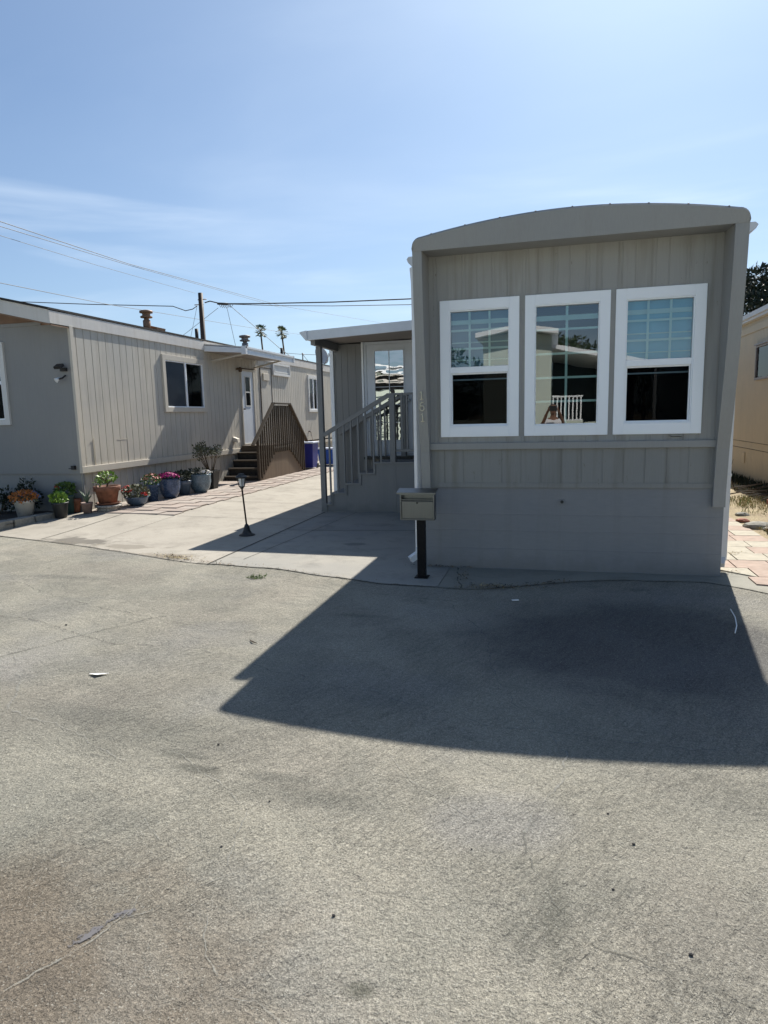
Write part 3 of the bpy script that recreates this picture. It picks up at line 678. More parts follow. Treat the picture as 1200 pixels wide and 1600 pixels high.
# house number on the left wing
def digit(ch, cx, cz, hh):
    mb = MB(); y = -dep(cz)-.012; r = .0075; s = hh/2
    if ch == '1':
        mb.tube([(cx, y, cz-s), (cx, y, cz+s)], r, 6); mb.tube([(cx-.018, y, cz-s), (cx+.018, y, cz-s)], r*.8, 6); mb.tube([(cx, y, cz+s), (cx-.016, y, cz+s-.018)], r*.8, 6)
    else:
        pts = [(cx+.016, y, cz+s-.004), (cx-.004, y, cz+s), (cx-.018, y, cz+s*.5), (cx-.022, y, cz-s*.3)]
        for k in range(13):
            t = math.pi+2*math.pi*k/12; pts.append((cx+.022*math.cos(t), y, cz-s*.42-.0265*math.sin(t)*-1))
        mb.tube(pts, r*.9, 6)
    return mb.build('house_number', 'digit_gold', home)
digit('1', .045, 1.905, .085); digit('6', .045, 1.79, .09); digit('1', .045, 1.675, .085)
# gutters and downspouts
mb = MB(); prof = [(-.02, 3.36), (-.115, 3.36), (-.135, 3.335), (-.12, 3.30), (-.09, 3.275), (-.06, 3.235), (-.02, 3.235)]
mb.prism([(a, -.03, z) for a, z in prof], (0, 13.4, 0)); mb.build('gutter', 'gutter_white', home)
mb = MB(); mb.prism([(XW-(a*1.3), .02, z+.06) for a, z in prof], (0, 13.4, 0)); mb.build('gutter', 'gutter_white', home)
mb = MB(); mb.tube([(-.075, .02, 3.26), (-.062, .02, 3.1), (-.060, .02, 2.9), (-.060, .02, .20)], .042, 4, smooth=False)
mb.bar((-.06, .02, .20), (-.062, -.0, .14), .066, .066); mb.bar((-.055, .02, .15), (-.15, -.05, .085), .066, .07); mb.box(-.096, -.024, -.016, .056, .19, .22)
mb.build('downspout', 'gutter_white', home, .003)
mb = MB(); mb.box(3.085, 3.165, .22, .29, .12, 3.36); mb.box(3.08, 3.17, .215, .295, 1.0, 1.03); mb.bar((3.125, .25, .14), (3.10, .17, .08), .07, .06); mb.build('downspout', 'gutter_white', home, .003)
# room addition behind the porch
mb = MB(); groove_wall(mb, Vector((0, 4.95, 0)), X, -Y, -2.70, -2.06, -.02, 3.05, (), [-2.62+.0, -2.50, -2.38, -2.22, -2.10], .012, .005)
groove_wall(mb, Vector((0, 4.95, 0)), X, -Y, -2.06, 0, -.02, .95, (), [], .012, .005)
groove_wall(mb, Vector((0, 4.95, 0)), X, -Y, -1.09, 0, .95, 3.1, (), [-.9, -.7, -.5, -.3], .012, .005)
mb.build('addition_front_wall', 'porch_grey', home)
mb = MB(); groove_wall(mb, Vector((-2.70, 0, 0)), Y, -X, 4.95, 13, -.02, 3.05, (), [5.1+.2*i for i in range(39)], .01, .005); mb.box(-2.70, 0, 13, 13.04, 0, 3.05); mb.build('addition_side_wall', 'porch_grey', home)
mb = MB(); mb.box(-2.735, -2.665, 4.925, 4.985, .0, 3.02); mb.build('corner_trim', 'vinyl_white', home, .003)
mb = MB(); mb.prism([(-2.85, 4.96, 3.05), (-2.85, 4.96, 3.11), (0, 4.96, 3.24), (0, 4.96, 3.18)], (0, 8.2, 0)); mb.build('addition_roof', 'roof_grey', home)
OD = Vector((0, 4.95, 0)); 
mb = MB(); frame(mb, OD, X, -Y, -2.06, -1.09, .95, 3.07, .05, -.05, .02, wb=.03); door_frame = mb.build('door_frame', 'door_white', home, .003)
mb = MB(); frame(mb, OD, X, -Y, -2.008, -1.142, .985, 3.018, .14, -.03, .012, wt=.10, wb=.24)
lbox(mb, OD, X, -Y, -2.008, -1.142, -.028, -.02, .985, 1.0); dr = mb.build('entry_door', 'door_white', home, .004)
mb = MB(); frame(mb, OD, X, -Y, -1.87, -1.28, 1.225, 2.918, .022, -.0, .022); mb.build('glass_frame', 'door_white', dr, .002)
mb = MB(); pane(mb, OD, X, -Y, -1.868, -1.282, 1.227, 2.916, .004); mb.build('glass_pane', 'door_glass', dr)
mb = MB(); pane(mb, OD, X, -Y, -1.868, -1.282, 1.227, 2.916, -.026); mb.build('blind', 'curtain', dr)
mb = MB(); lbox(mb, OD, X, -Y, -1.581, -1.569, .005, .014, 1.246, 2.896)
for i in range(1, 5):
    zc = 1.246+1.65*i/5; lbox(mb, OD, X, -Y, -1.848, -1.302, .005, .015, zc-.006, zc+.006)
mb.build('muntin_grid', 'door_white', dr)
mb = MB(); mb.tube([(-1.20, 4.93, 1.98), (-1.20, 4.88, 1.98)], .022, 10); mb.tube([(-1.20, 4.875, 1.98), (-1.20, 4.865, 1.98)], .03, 12); mb.build('door_handle', 'steel', dr)
mb = MB(); mb.box(-2.10, -2.065, 4.91, 4.948, .95, 3.07); mb.build('door_casing', 'vinyl_white', home, .002)

# ------------------------------------------------------------------ porch
porch = thing('porch', 'grey stepped entry porch with slatted handrail and sloping white edged roof', 'porch', (-1.3, 4.4, 0))
def pz(x): return 3.155+(x+2.7)*.038
mb = MB(); mb.prism([(-2.70, 3.60, 3.00), (-2.70, 3.60, pz(-2.7)), (-.14, 3.60, pz(-.14)), (-.14, 3.60, 3.10)], (0, .05, 0))
mb.prism([(-2.66, 3.65, 3.11), (-2.66, 3.65, 3.15), (-.14, 3.65, 3.245), (-.14, 3.65, 3.205)], (0, 1.4, 0))
mb.build('roof_panel', 'gutter_white', porch)
mb = MB(); mb.prism([(-2.79, 3.58, 3.14), (-2.79, 3.58, 3.115), (-2.70, 3.58, 3.01), (-2.665, 3.58, 3.01), (-2.665, 3.58, 3.16), (-2.70, 3.58, 3.155)], (0, 1.47, 0)); mb.build('gutter', 'gutter_white', porch)
mb = MB(); mb.face([(-2.66, 3.652, 3.07), (-.14, 3.652, 3.10), (-.14, 4.93, 3.10), (-2.66, 4.93, 3.07)]); mb.build('ceiling', 'ceiling_tan', porch)
mb = MB(); mb.box(-2.645, -2.565, 3.70, 4.94, 2.93, 3.068); mb.build('beam', 'porch_grey', porch, .003)
mb = MB(); mb.box(-2.662, -2.572, 3.985, 4.075, .0, 2.93); mb.box(-2.668, -2.566, 3.98, 4.08, .0, .02); mb.build('roof_post', 'porch_grey', porch, .004)
ST = [(-2.56, -2.437, .141), (-2.437, -2.17, .345), (-2.17, -1.905, .515), (-1.905, -1.64, .70), (-1.64, -.0, .885)]
for yy, nm in ((3.99, 0), (4.90, 1)):
    poly = [(-2.56, yy, 0)]
    for a, b, z in ST: poly += [(a, yy, z-.02), (b, yy, z-.02)]
    poly.append((-.0, yy, 0))
    mb = MB(); mb.prism(poly, (0, .02, 0))
    if nm == 0: mb.box(-1.262, -1.258, 3.986, 3.99, .0, .84)
    mb.build('side_panel', 'porch_grey', porch)
for a, b, z in ST:
    mb = MB(); mb.box(a-.02, b+.0, 3.965, 4.925, z-.02, z+.012); mb.build('landing' if z > .8 else 'tread', 'porch_grey', porch, .003)
    mb = MB(); mb.box(a, a+.018, 4.01, 4.90, z-.2, z-.022); mb.box(a-.008, a+.012, 3.972, 3.988, max(0, z-.215), z-.02); mb.build('riser', 'porch_grey', porch)
mb = MB(); mb.box(-2.04, -1.12, 4.70, 4.94, .898, .945); mb.build('threshold', 'black_plastic', porch)
for yy in (4.0, 4.86):
    mb = MB(); mb.bar((-2.575, yy, 1.385), (-1.36, yy, 2.055), .04, .075); mb.build('handrail', 'porch_grey', porch, .004)
    mb = MB(); mb.box(-1.40, -.0, yy-.025, yy+.025, 2.05, 2.085) if yy < 4.5 else mb.box(-1.42, -1.2, yy-.02, yy+.02, 2.05, 2.085); mb.build('handrail', 'porch_grey', porch, .003)
    mb = MB(); mb.box(-1.35, -1.255, yy-.045, yy+.045, .897, 2.05); mb.build('newel_post', 'porch_grey', porch, .004)
    for k in range(8):
        x = -2.475+.136*k; zb = [z for a, b, z in ST if a <= x < b][0]; zt = 1.385+(x+2.575)*.5514
        mb = MB(); mb.box(x-.0155, x+.0155, yy-.014, yy+.014, zb+.013, zt-.02); mb.build('baluster', 'porch_grey', porch, .002)
mb = MB(); mb.box(-1.255, -.0, 3.985, 4.015, 1.075, 1.115); mb.build('lower_rail', 'porch_grey', porch, .003)
for x in (-1.135, -1.045, -.93, -.80, -.67, -.54, -.41, -.28, -.15):
    mb = MB(); mb.box(x-.016, x+.016, 3.984, 4.016, 1.115, 2.05); mb.build('baluster', 'porch_grey', porch, .002)

# ------------------------------------------------------------------ mailbox
mail = thing('mailbox', 'stainless steel mailbox on a square black post before the taupe home', 'mailbox', (.077, -.53, 0))
mb = MB(); mb.box(.033, .118, -.555, -.475, .01, .63); mb.build('post', 'black_metal', mail, .005)
mb = MB(); mb.box(.005, .146, -.585, -.445, .008, .018); mb.build('base_plate', 'black_metal', mail, .002)
mb = MB(); frame(mb, Vector((0, -.58, 0)), X, -Y, -.131, .227, .625, .898, .014, -.10, .006)
mb.box(-.131, .227, -.478, -.470, .625, .898); mb.box(-.117, .213, -.575, -.478, .632, .640); bx = mb.build('box', 'steel', mail, .002)
mb = MB(); mb.box(-.115, .211, -.574, -.566, .640, .822); mb.bar((-.115, -.586, .822), (.211, -.586, .822), .012, .006); mb.build('door', 'steel', mail, .002)
mb = MB(); mb.box(-.115, .211, -.583, -.575, .832, .842); mb.box(-.115, .211, -.50, -.495, .84, .886); mb.build('mail_slot', 'steel', mail, .001)
mb = MB(); mb.tube([(.047, -.576, .805), (.047, -.585, .805)], .009, 10); mb.build('lock', 'black_metal', mail)
mb = MB(); mb.prism([(-.166, -.60, .906), (-.166, -.60, .914), (-.166, -.45, .945), (-.166, -.45, .935)], (.412, 0, 0)); mb.box(-.166, .246, -.602, -.598, .896, .914); mb.box(-.128, .224, -.57, -.47, .898, .903); mb.build('lid', 'steel', mail, .001)

# ------------------------------------------------------------------ path lamp
lamp = thing('path_lamp', 'black solar lantern on a thin leaning post with bell foot beside the driveway', 'lamp', (-2.96, 1.56, 0))
B = Vector((-2.957, 1.56, .008)); T = Vector((-3.0, 1.56, .72))
mb = MB(); mb.lathe(B, [(.12, 0), (.115, .012), (.075, .03), (.052, .07), (.04, .12), (.028, .155), (.014, .17)], 20); mb.build('base', 'black_plastic', lamp)
mb = MB(); mb.tube([B+Z*.15, T], .0125, 10); mb.build('pole', 'black_metal', lamp)
mb = MB(); mb.lathe(T, [(.014, -.03), (.03, -.01), (.042, 0), (.042, .012)], 6, smooth=False)
for k in range(6):
    t = math.pi*k/3; a = Vector((math.cos(t), math.sin(t), 0)); mb.bar(T+a*.042+Z*.01, T+a*.07+Z*.135, .009, .009, up=a)
mb.lathe(T, [(.072, .13), (.078, .135), (.078, .145)], 6, smooth=False); mb.build('lantern_frame', 'black_plastic', lamp)
mb = MB(); mb.lathe(T, [(.030, .012), (.052, .13)], 6, smooth=False); mb.build('lantern_glass', 'lantern_frost', lamp)
mb = MB(); mb.lathe(T, [(.098, .145), (.10, .15), (.06, .175), (.045, .19), (.045, .197), (.0, .20)], 6, smooth=False); mb.build('cap', 'black_plastic', lamp)

# ------------------------------------------------------------------ left house
XL = -6.875
left = thing('mobile_home', 'beige mobile home with grooved board siding, white fascia and brown shingle edge', 'house', (-10, 10, 0))
OL = Vector((XL, 0, 0))
gr = []; g = 3.12
while g < 20: gr.append(g+rnd.uniform(-.009, .009)); g += (.203 if g < 10.6 else .155)
lh = [(5.80, 7.48, 1.96, 3.08), (9.52, 10.22, 1.02, 3.02), (14.62, 15.5, 1.96, 3.10)]
mb = MB(); groove_wall(mb, OL, Y, X, 2.98, 20, .92, 3.62, lh, gr, .014, .009); mb.build('side_wall', 'beige_siding', left)
mb = MB(); groove_wall(mb, OL-X*.03, Y, X, 2.99, 20, -.05, .82, (), [a-.05 for a in gr], .02, .012); mb.build('skirting', 'beige_siding', left)
mb = MB(); lbox(mb, OL, Y, X, 2.96, 9.24, -.03, .035, .80, .918); lbox(mb, OL, Y, X, 11.3, 20, -.03, .03, .78, .87); mb.build('belt_trim', 'beige_trim', left, .003)
OF = Vector((0, 2.98, 0))
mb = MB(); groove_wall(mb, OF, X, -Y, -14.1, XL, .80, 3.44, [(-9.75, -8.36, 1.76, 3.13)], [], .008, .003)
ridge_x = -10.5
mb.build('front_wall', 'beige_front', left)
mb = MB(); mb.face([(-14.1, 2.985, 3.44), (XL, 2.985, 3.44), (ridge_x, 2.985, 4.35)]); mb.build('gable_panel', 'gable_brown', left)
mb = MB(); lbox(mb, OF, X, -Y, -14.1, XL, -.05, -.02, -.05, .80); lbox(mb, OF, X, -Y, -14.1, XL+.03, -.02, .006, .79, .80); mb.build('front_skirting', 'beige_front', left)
mb = MB(); mb.box(XL-.02, XL+.03, 2.955, 3.04, .80, 3.40); mb.build('corner_trim', 'beige_trim', left, .003)
mb = MB(); mb.box(-14.1, -14.06, 2.98, 20, 0, 3.4); mb.box(-14.1, XL-.04, 19.96, 20, 0, 3.4); mb.build('rear_wall', 'beige_siding', left)
# roof and fascia
def rz(x): return 3.60+.232*(min(x-0, 2*ridge_x-x, key=lambda q: -q) if False else (-6.80-x if x > ridge_x else x+14.2))
YF = 2.50
mb = MB()
for a, b in ((-6.842, ridge_x), (ridge_x, -14.21)):
    za, zb = rz(a), rz(b)
    mb.prism([(a, YF-.03, za), (b, YF-.03, zb), (b, YF-.03, zb+.035), (a, YF-.03, za+.035)], (0, 17.6, 0))
mb.build('roof', 'shingle', left)
mb = MB(); mb.prism([(-6.874, YF, rz(-6.874)-.005), (ridge_x, YF, rz(ridge_x)-.005), (ridge_x, YF, rz(ridge_x)-.235), (-6.874, YF, rz(-6.874)-.235)], (0, .03, 0))
mb.prism([(-14.2, YF, 3.6), (ridge_x, YF, rz(ridge_x)-.005), (ridge_x, YF, rz(ridge_x)-.235), (-14.2, YF, 3.37)], (0, .03, 0)); mb.build('rake_board', 'fascia_white', left, .003)
mb = MB(); mb.box(-6.873, -6.848, YF, 7.60, 3.385, 3.598); mb.box(-6.873, -6.848, 10.62, 20, 3.39, 3.61); mb.box(-6.873, -6.855, 7.6, 10.62, 3.55, 3.606); mb.build('fascia', 'fascia_white', left, .003)
mb = MB(); mb.prism([(-6.85, YF+.03, 3.37), (ridge_x, YF+.03, 4.22), (ridge_x, YF+.03, 4.20), (-6.85, YF+.03, 3.35)], (0, .45, 0)); mb.build('soffit', 'gable_brown', left)
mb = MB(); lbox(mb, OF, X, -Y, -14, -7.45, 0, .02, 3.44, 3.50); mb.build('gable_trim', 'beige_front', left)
# awning over the side door
mb = MB(); mb.prism([(-6.86, 7.60, 3.54), (-5.80, 7.60, 3.425), (-5.80, 7.60, 3.40), (-6.86, 7.60, 3.515)], (0, 3.02, 0))
aw = mb.build('awning', 'fascia_white', left)
mb = MB(); mb.prism([(-6.86, 7.60, 3.50), (-5.80, 7.60, 3.39), (-5.80, 7.60, 3.28), (-6.86, 7.60, 3.36)], (0, .03, 0))
mb.box(-5.80, -5.765, 7.58, 10.64, 3.25, 3.31); mb.box(-5.80, -5.78, 7.58, 10.64, 3.31, 3.39); mb.box(-5.80, -5.745, 7.58, 10.64, 3.385, 3.43)
mb.box(-5.86, -5.745, 7.57, 7.66, 3.245, 3.44); mb.box(-5.80, -5.745, 10.60, 10.65, 3.245, 3.44); mb.build('awning_gutter', 'gutter_white', aw, .002)
mb = MB(); mb.face([(-6.86, 7.63, 3.36), (-5.80, 7.63, 3.30), (-5.80, 10.6, 3.30), (-6.86, 10.6, 3.36)]); mb.build('awning_soffit', 'ceiling_tan', aw)
for p, q in (((XL, 7.95, 3.15), (-5.81, 7.72, 3.27)), ((XL, 10.38, 3.14), (-5.81, 9.85, 3.26))):
    mb = MB(); mb.bar(p, q, .05, .035); mb.build('brace', 'beige_trim', aw)
# sliding windows on the lit side
def slider(o, u, n, parent, u0, u1, z0, z1, fw, mat='beige_trim', half=.53):
    mb = MB(); frame(mb, o, u, n, u0, u1, z0, z1, fw, -.02, .045, wt=fw*1.1); wf = mb.build('window', mat, parent, .003)
    a, b, c, d = u0+fw, u1-fw, z0+fw, z1-fw*1.1
    mb = MB(); frame(mb, o, u, n, a, b, c, d, .022, -.04, .03); m_ = a+(b-a)*half; lbox(mb, o, u, n, m_-.022, m_+.022, -.03, .026, c, d); mb.build('sash_frame', 'vinyl_white', wf, .002)
    mb = MB(); pane(mb, o, u, n, a+.01, b-.01, c+.01, d-.01, -.005); mb.build('window_pane', 'window_glass_dull', wf)
    mb = MB(); recess(mb, o, u, n, a, b, c, d, .3); mb.build('window_recess', 'interior', wf)
    mb = MB(); lbox(mb, o, u, n, a, m_, -.016, -.012, c, d); mb.build('curtain', 'curtain', wf)
    return wf
slider(OL, Y, X, left, 5.74, 7.545, 1.90, 3.145, .105)
slider(OL, Y, X, left, 14.56, 15.56, 1.90, 3.165, .09, 'white_trim')
wf = slider(OF, X, -Y, left, -9.85, -8.30, 1.70, 3.19, .10, 'white_trim'); wf['label'] = 'white framed window in the shaded end wall'
mb = MB(); lbox(mb, OF, X, -Y, -9.75, -8.40, -.004, .02, 2.44, 2.50); mb.build('meeting_rail', 'vinyl_white', wf)
# side door
mb = MB(); frame(mb, OL, Y, X, 9.46, 10.28, 1.0, 3.06, .05, -.03, .03, wb=.03); mb.build('door_frame', 'beige_trim', left, .003)
mb = MB(); frame(mb, OL, Y, X, 9.51, 10.23, 1.03, 3.01, .19, -.03, .01, wt=.13, wb=1.02); mb.box(XL-.04, XL-.03, 9.52, 10.22, 1.03, 3.0)
dr = mb.build('side_door', 'door_white', left, .003)
mb = MB(); frame(mb, OL, Y, X, 9.70, 10.04, 2.05, 2.88, .028, .0, .022); lbox(mb, OL, Y, X, 9.70, 10.04, .0, .02, 2.43, 2.46); mb.build('glass_frame', 'white_trim', dr)
mb = MB(); pane(mb, OL, Y, X, 9.70, 10.04, 2.05, 2.88, .004); mb.build('glass_pane', 'window_glass_dull', dr)
mb = MB(); pane(mb, OL, Y, X, 9.70, 10.04, 2.05, 2.88, -.02); mb.build('shade', 'interior', dr)
mb = MB(); mb.tube([(XL+.01, 9.575, 1.98), (XL+.055, 9.575, 1.98)], .018, 8); mb.lathe((XL+.06, 9.575, 1.965), [(.001, 0), (.026, .008), (.026, .022), (.001, .03)], 10); mb.build('door_knob', 'black_metal', dr)
mb = MB(); mb.box(XL, XL+.12, 9.24, 9.32, 3.02, 3.06); mb.lathe((XL+.11, 9.28, 2.96), [(.035, 0), (.05, .03), (.05, .10), (.02, .13)], 10); mb.build('door_lamp', 'post_brown', left)
mb = MB(); mb.tube([(XL+.02, 9.3, 3.07), (XL+.02, 10.45, 3.09)], .014, 6); mb.build('conduit', 'post_brown', left)
# closet, hopper window, small fittings
mb = MB(); frame(mb, OL, Y, X, 10.72, 11.52, .9, 3.20, .03, 0, .02); mb.build('closet_trim', 'dark_wood', left)
mb = MB(); lbox(mb, OL, Y, X, 10.75, 11.49, .0, .012, .93, 3.17); cl = mb.build('closet_door', 'beige_siding', left)
mb = MB(); lbox(mb, OL, Y, X, 10.88, 11.30, .012, .05, 2.82, 3.02); mb.build('closet_vent', 'beige_trim', cl, .004)
mb = MB(); frame(mb, OL, Y, X, 11.60, 12.92, 3.0, 3.37, .06, .0, .06); lbox(mb, OL, Y, X, 11.66, 12.86, .0, .03, 3.06, 3.31); frame(mb, OL, Y, X, 11.74, 12.78, 3.10, 3.27, .02, .03, .045); mb.build('hopper_window', 'white_trim', left, .003)
mb = MB(); mb.prism([(XL, 8.84, 1.24), (XL+.13, 8.84, 1.19), (XL+.15, 8.84, 1.09), (XL+.10, 8.84, 1.09), (XL, 8.84, 1.12)], (0, .14, 0)); mb.build('dryer_vent', 'beige_trim', left, .003)
mb = MB(); mb.tube([(XL, 14.49, 1.22), (XL+.08, 14.49, 1.22), (XL+.09, 14.49, 1.16)], .016, 8); mb.lathe((XL+.04, 14.49, 1.24), [(.03, 0), (.03, .012), (.0, .013)], 8)
mb.tube([(XL+.09, 14.49, 1.16), (XL+.1, 14.6, .9), (XL+.08, 14.8, .7), (XL+.1, 14.9, .4)], .010, 6); mb.build('faucet', 'vent_metal', left)
mb = MB(); lbox(mb, OL, Y, X, 4.05, 4.36, .0, .004, 1.36, 1.375); mb.build('patch_strip', 'beige_trim', left)
mb = MB(); lbox(mb, OL, Y, X, 4.37, 4.382, 0, .004, .92, 1.40); mb.build('patch_strip', 'beige_trim', left)
mb = MB(); mb.tube([(XL+.008, 3.36, .93), (XL+.008, 3.36, 1.40), (XL+.02, 3.35, 1.43)], .006, 6); mb.build('wall_conduit', 'beige_trim', left)
mb = MB(); mb.box(-7.10, -6.98, 2.92, 2.975, 2.62, 2.68); mb.obox((-7.05, 2.85, 2.70), (.07, 0, 0), (0, .05, .03), (0, -.012, .02), 0); mb.tube([(-7.02, 2.96, 2.55), (-7.04, 2.90, 2.50), (-7.08, 2.86, 2.48)], .016, 8)
fl = mb.build('floodlight', 'black_plastic', left, .003)
mb = MB(); mb.tube([(-7.10, 2.90, 2.50), (-7.135, 2.84, 2.455)], [.022, .044], 12); mb.build('lamp_head', 'lantern_frost', fl)
mb = MB(); mb.box(-7.06, -6.99, 2.92, 2.975, .87, .94); mb.tube([(-7.0, 2.95, .90), (-7.14, 2.96, .885)], .006, 6); mb.build('outlet_box', 'black_plastic', left, .003)
# roof fittings
def flue(x, y, z0, z1, r, mat, base=True):
    mb = MB(); H = z1-z0; mb.lathe((x, y, z0-.12), [(r*.8, 0), (r*.8, .12+H*.35), (r*.55, .12+H*.40), (r*.55, .12+H*.5), (r*1.25, .12+H*.52), (r*1.3, .12+H*.60), (r*.85, .12+H*.66), (r*.85, .12+H*.78), (r*1.4, .12+H*.82), (r*1.4, .12+H*.94), (r*.6, .12+H)], 18)
    if base: mb.obox((x+.05, y+.30, z0-.03), (.12, 0, -.03), (0, .17, 0), (.01, 0, .045))
    return mb.build('roof_vent', mat, left)
flue(-7.675, 6.53, 3.87, 4.23, .105, 'vent_orange'); flue(-7.675, 11.53, 3.84, 4.22, .12, 'vent_metal', False)
mb = MB(); mb.tube([(-7.775, 8.9, 3.7), (-7.775, 8.9, 4.10)], .045, 10); mb.build('vent_pipe', 'pole_wood', left)
mb = MB(); mb.tube([(-7.475, 13.85, 3.65), (-7.475, 13.85, 4.04)], .045, 10); mb.build('vent_pipe', 'pole_wood', left)
dish = thing('satellite_dish', 'grey satellite dish on the beige home roof beside the porch post', 'satellite dish', (-7.30, 16.5, 3.7), None)
mb = MB(); dc = Vector((-7.02, 16.5, 3.98)); ax = Vector((.85, -.45, .35)).normalized(); a_ = ax.cross(Z).normalized(); b_ = a_.cross(ax)
rings = 6; base = len(mb.v); N_ = 24
for i in range(rings+1):
    r = .31*i/rings
    for k in range(N_):
        t = 2*math.pi*k/N_; mb.v.append(dc+a_*r*math.cos(t)+b_*r*1.12*math.sin(t)+ax*(r*r*.55))
for i in range(rings):
    for k in range(N_): mb.f.append((base+i*N_+k, base+i*N_+(k+1) % N_, base+(i+1)*N_+(k+1) % N_, base+(i+1)*N_+k)); mb.m.append(0); mb.smooth.append(True)
d_ = mb.build('reflector', 'dish_grey', dish); sm = d_.modifiers.new('solid', 'SOLIDIFY'); sm.thickness = .012
mb = MB(); mb.tube([dc-ax*.05, dc-ax*.12-Z*.12, (-7.25, 16.6, 3.66)], .025, 8); mb.build('mount', 'dish_grey', dish)
mb = MB(); mb.tube([dc-b_*.36+ax*.05, dc-b_*.15+ax*.45], .014, 6); mb.box((dc-b_*.15+ax*.45).x-.04, (dc-b_*.15+ax*.45).x+.04, (dc-b_*.15+ax*.45).y-.06, (dc-b_*.15+ax*.45).y+.06, (dc-b_*.15+ax*.45).z-.04, (dc-b_*.15+ax*.45).z+.04); mb.build('feed_arm', 'dish_grey', dish)
mb = MB(); mb.tube([(-7.28, 15.27, 3.66), (-7.28, 15.27, 3.99)], .02, 8); mb.tube([(-7.28, 15.2, 3.96), (-7.28, 15.45, 3.95)], .014, 6); mb.tube([(-7.28, 15.3, 3.93), (-7.28, 15.9, 3.70)], .008, 6)
tag(mb.build('roof_mast', 'vent_metal'), 'short metal service mast on the beige home roof left of the dish', 'mast')

# ------------------------------------------------------------------ wooden side stairs of the left house
deck = thing('wooden_stairs', 'dark weathered wood stairs with A-shaped slatted railing at the beige home door', 'stairs', (-6.3, 9.7, .12))
for k, (y0, z) in enumerate(((8.20, .25), (8.47, .44), (8.74, .63), (9.01, .82))):
    mb = MB(); mb.box(-6.84, -5.90, y0-.03, y0+.28, z-.04, z); mb.build('tread', 'dark_wood', deck, .004)
    mb = MB(); mb.box(-6.84, -5.90, y0, y0+.02, z-.19, z-.041); mb.build('riser', 'riser_dark', deck)
mb = MB(); mb.box(-6.84, -5.90, 9.26, 10.32, .95, .99); mb.box(-6.84, -5.9, 9.28, 9.30, .12, .949); mb.build('landing', 'dark_wood', deck, .004)
for k in range(4):
    z = .80-.19*k; y0 = 10.32+.22*k
    mb = MB(); mb.box(-6.84, -5.90, y0, y0+.25, z-.04, z); mb.build('tread', 'dark_wood', deck, .004)
mb = MB(); mb.prism([(-5.87, 8.17, .08), (-5.87, 8.17, .16), (-5.87, 9.23, .90), (-5.87, 10.24, .90), (-5.87, 11.3, .16), (-5.87, 11.3, .08)], (.03, 0, 0)); mb.build('side_panel', 'panel_wood', deck)
for (y0, z0, y1, z1) in ((7.80, 1.05, 9.13, 2.09), (9.13, 2.10, 10.27, 2.10), (10.27, 2.09, 11.5, 1.0)):
    mb = MB(); mb.bar((-5.80, y0, z0), (-5.80, y1, z1), .11 if z0 == z1 else .09, .045, up=(0, 0, 1)); mb.build('handrail', 'dark_wood', deck, .003)
yb = 8.17; k = 0
while yb < 11.3:
    zt = (1.05+(yb-7.80)*.782 if yb < 9.13 else (2.08 if yb < 10.27 else 2.09-(yb-10.27)*.886))-.03
    zb = (.12+(yb-8.17)*.69 if yb < 9.23 else (.83 if yb < 10.24 else .83-(yb-10.24)*.69))
    zb = max(zb-.03, .12)
    mb = MB(); mb.box(-5.838, -5.80, yb-.02, yb+.02, zb, zt); mb.build('baluster', 'dark_wood', deck, .002)
    yb += .135; k += 1
for py in (8.2, 11.25):
    mb = MB(); mb.box(-5.90, -5.84, py, py+.07, .1, 1.2); mb.build('newel_post', 'dark_wood', deck, .003)

# ------------------------------------------------------------------ right neighbour
XR = 5.72
rn = thing('mobile_home', 'cream mobile home at the right edge with one dark side window', 'house', (9, 12, 0))
OR = Vector((XR, 0, 0))
mb = MB(); groove_wall(mb, OR, Y, -X, 4.0, 24, -.03, 3.60, [(7.95, 9.12, 2.33, 2.98)], [4.1+.1*i for i in range(198)], .006, .003); mb.build('side_wall', 'cream_siding', rn)
mb = MB(); mb.box(XR, XR+7, 3.96, 4.0, 0, 3.6); mb.box(XR, XR+7, 24, 24.04, 0, 3.6); mb.box(XR+7, XR+7.04, 3.96, 24, 0, 3.6); mb.build('end_wall', 'cream_siding', rn)
mb = MB(); lbox(mb, OR, Y, -X, 4, 24, 0, .008, .755, .765); lbox(mb, OR, Y, -X, 4, 24, 0, .008, .91, .917); mb.build('skirt_seam', 'dark_wood', rn)
mb = MB(); lbox(mb, OR, Y, -X, 3.9, 24.1, -.0, .02, 3.35, 3.50); mb.build('eave_board', 'cream_siding', rn, .003)
mb = MB(); mb.box(XR-.10, XR+.02, 3.85, 24.1, 3.60, 3.72); mb.box(XR-.14, XR-.10, 3.85, 24.1, 3.66, 3.76); mb.build('fascia', 'white_trim', rn, .004)
mb = MB(); mb.prism([(XR-.14, 3.8, 3.765), (XR+3.5, 3.8, 4.3), (XR+7.1, 3.8, 3.765), (XR+7.1, 3.8, 3.70), (XR-.1, 3.8, 3.725)], (0, 20.3, 0)); mb.build('roof', 'roof_grey', rn)
mb = MB(); frame(mb, OR, Y, -X, 7.9, 9.17, 2.28, 3.03, .05, -.02, .03); lbox(mb, OR, Y, -X, 7.86, 9.20, .0, .06, 3.02, 3.055); wf = mb.build('window', 'vent_metal', rn, .003)
mb = MB(); pane(mb, OR, Y, -X, 7.94, 9.13, 2.32, 2.99, -.0); mb.build('window_pane', 'window_glass_dull', wf)
mb = MB(); recess(mb, OR, Y, -X, 7.95, 9.12, 2.33, 2.98, .3); mb.build('window_recess', 'interior', wf)
mb = MB(); lbox(mb, OR, Y, -X, 9.62, 9.86, 0, .02, .42, .66); mb.build('access_hatch', 'cream_siding', rn, .003)

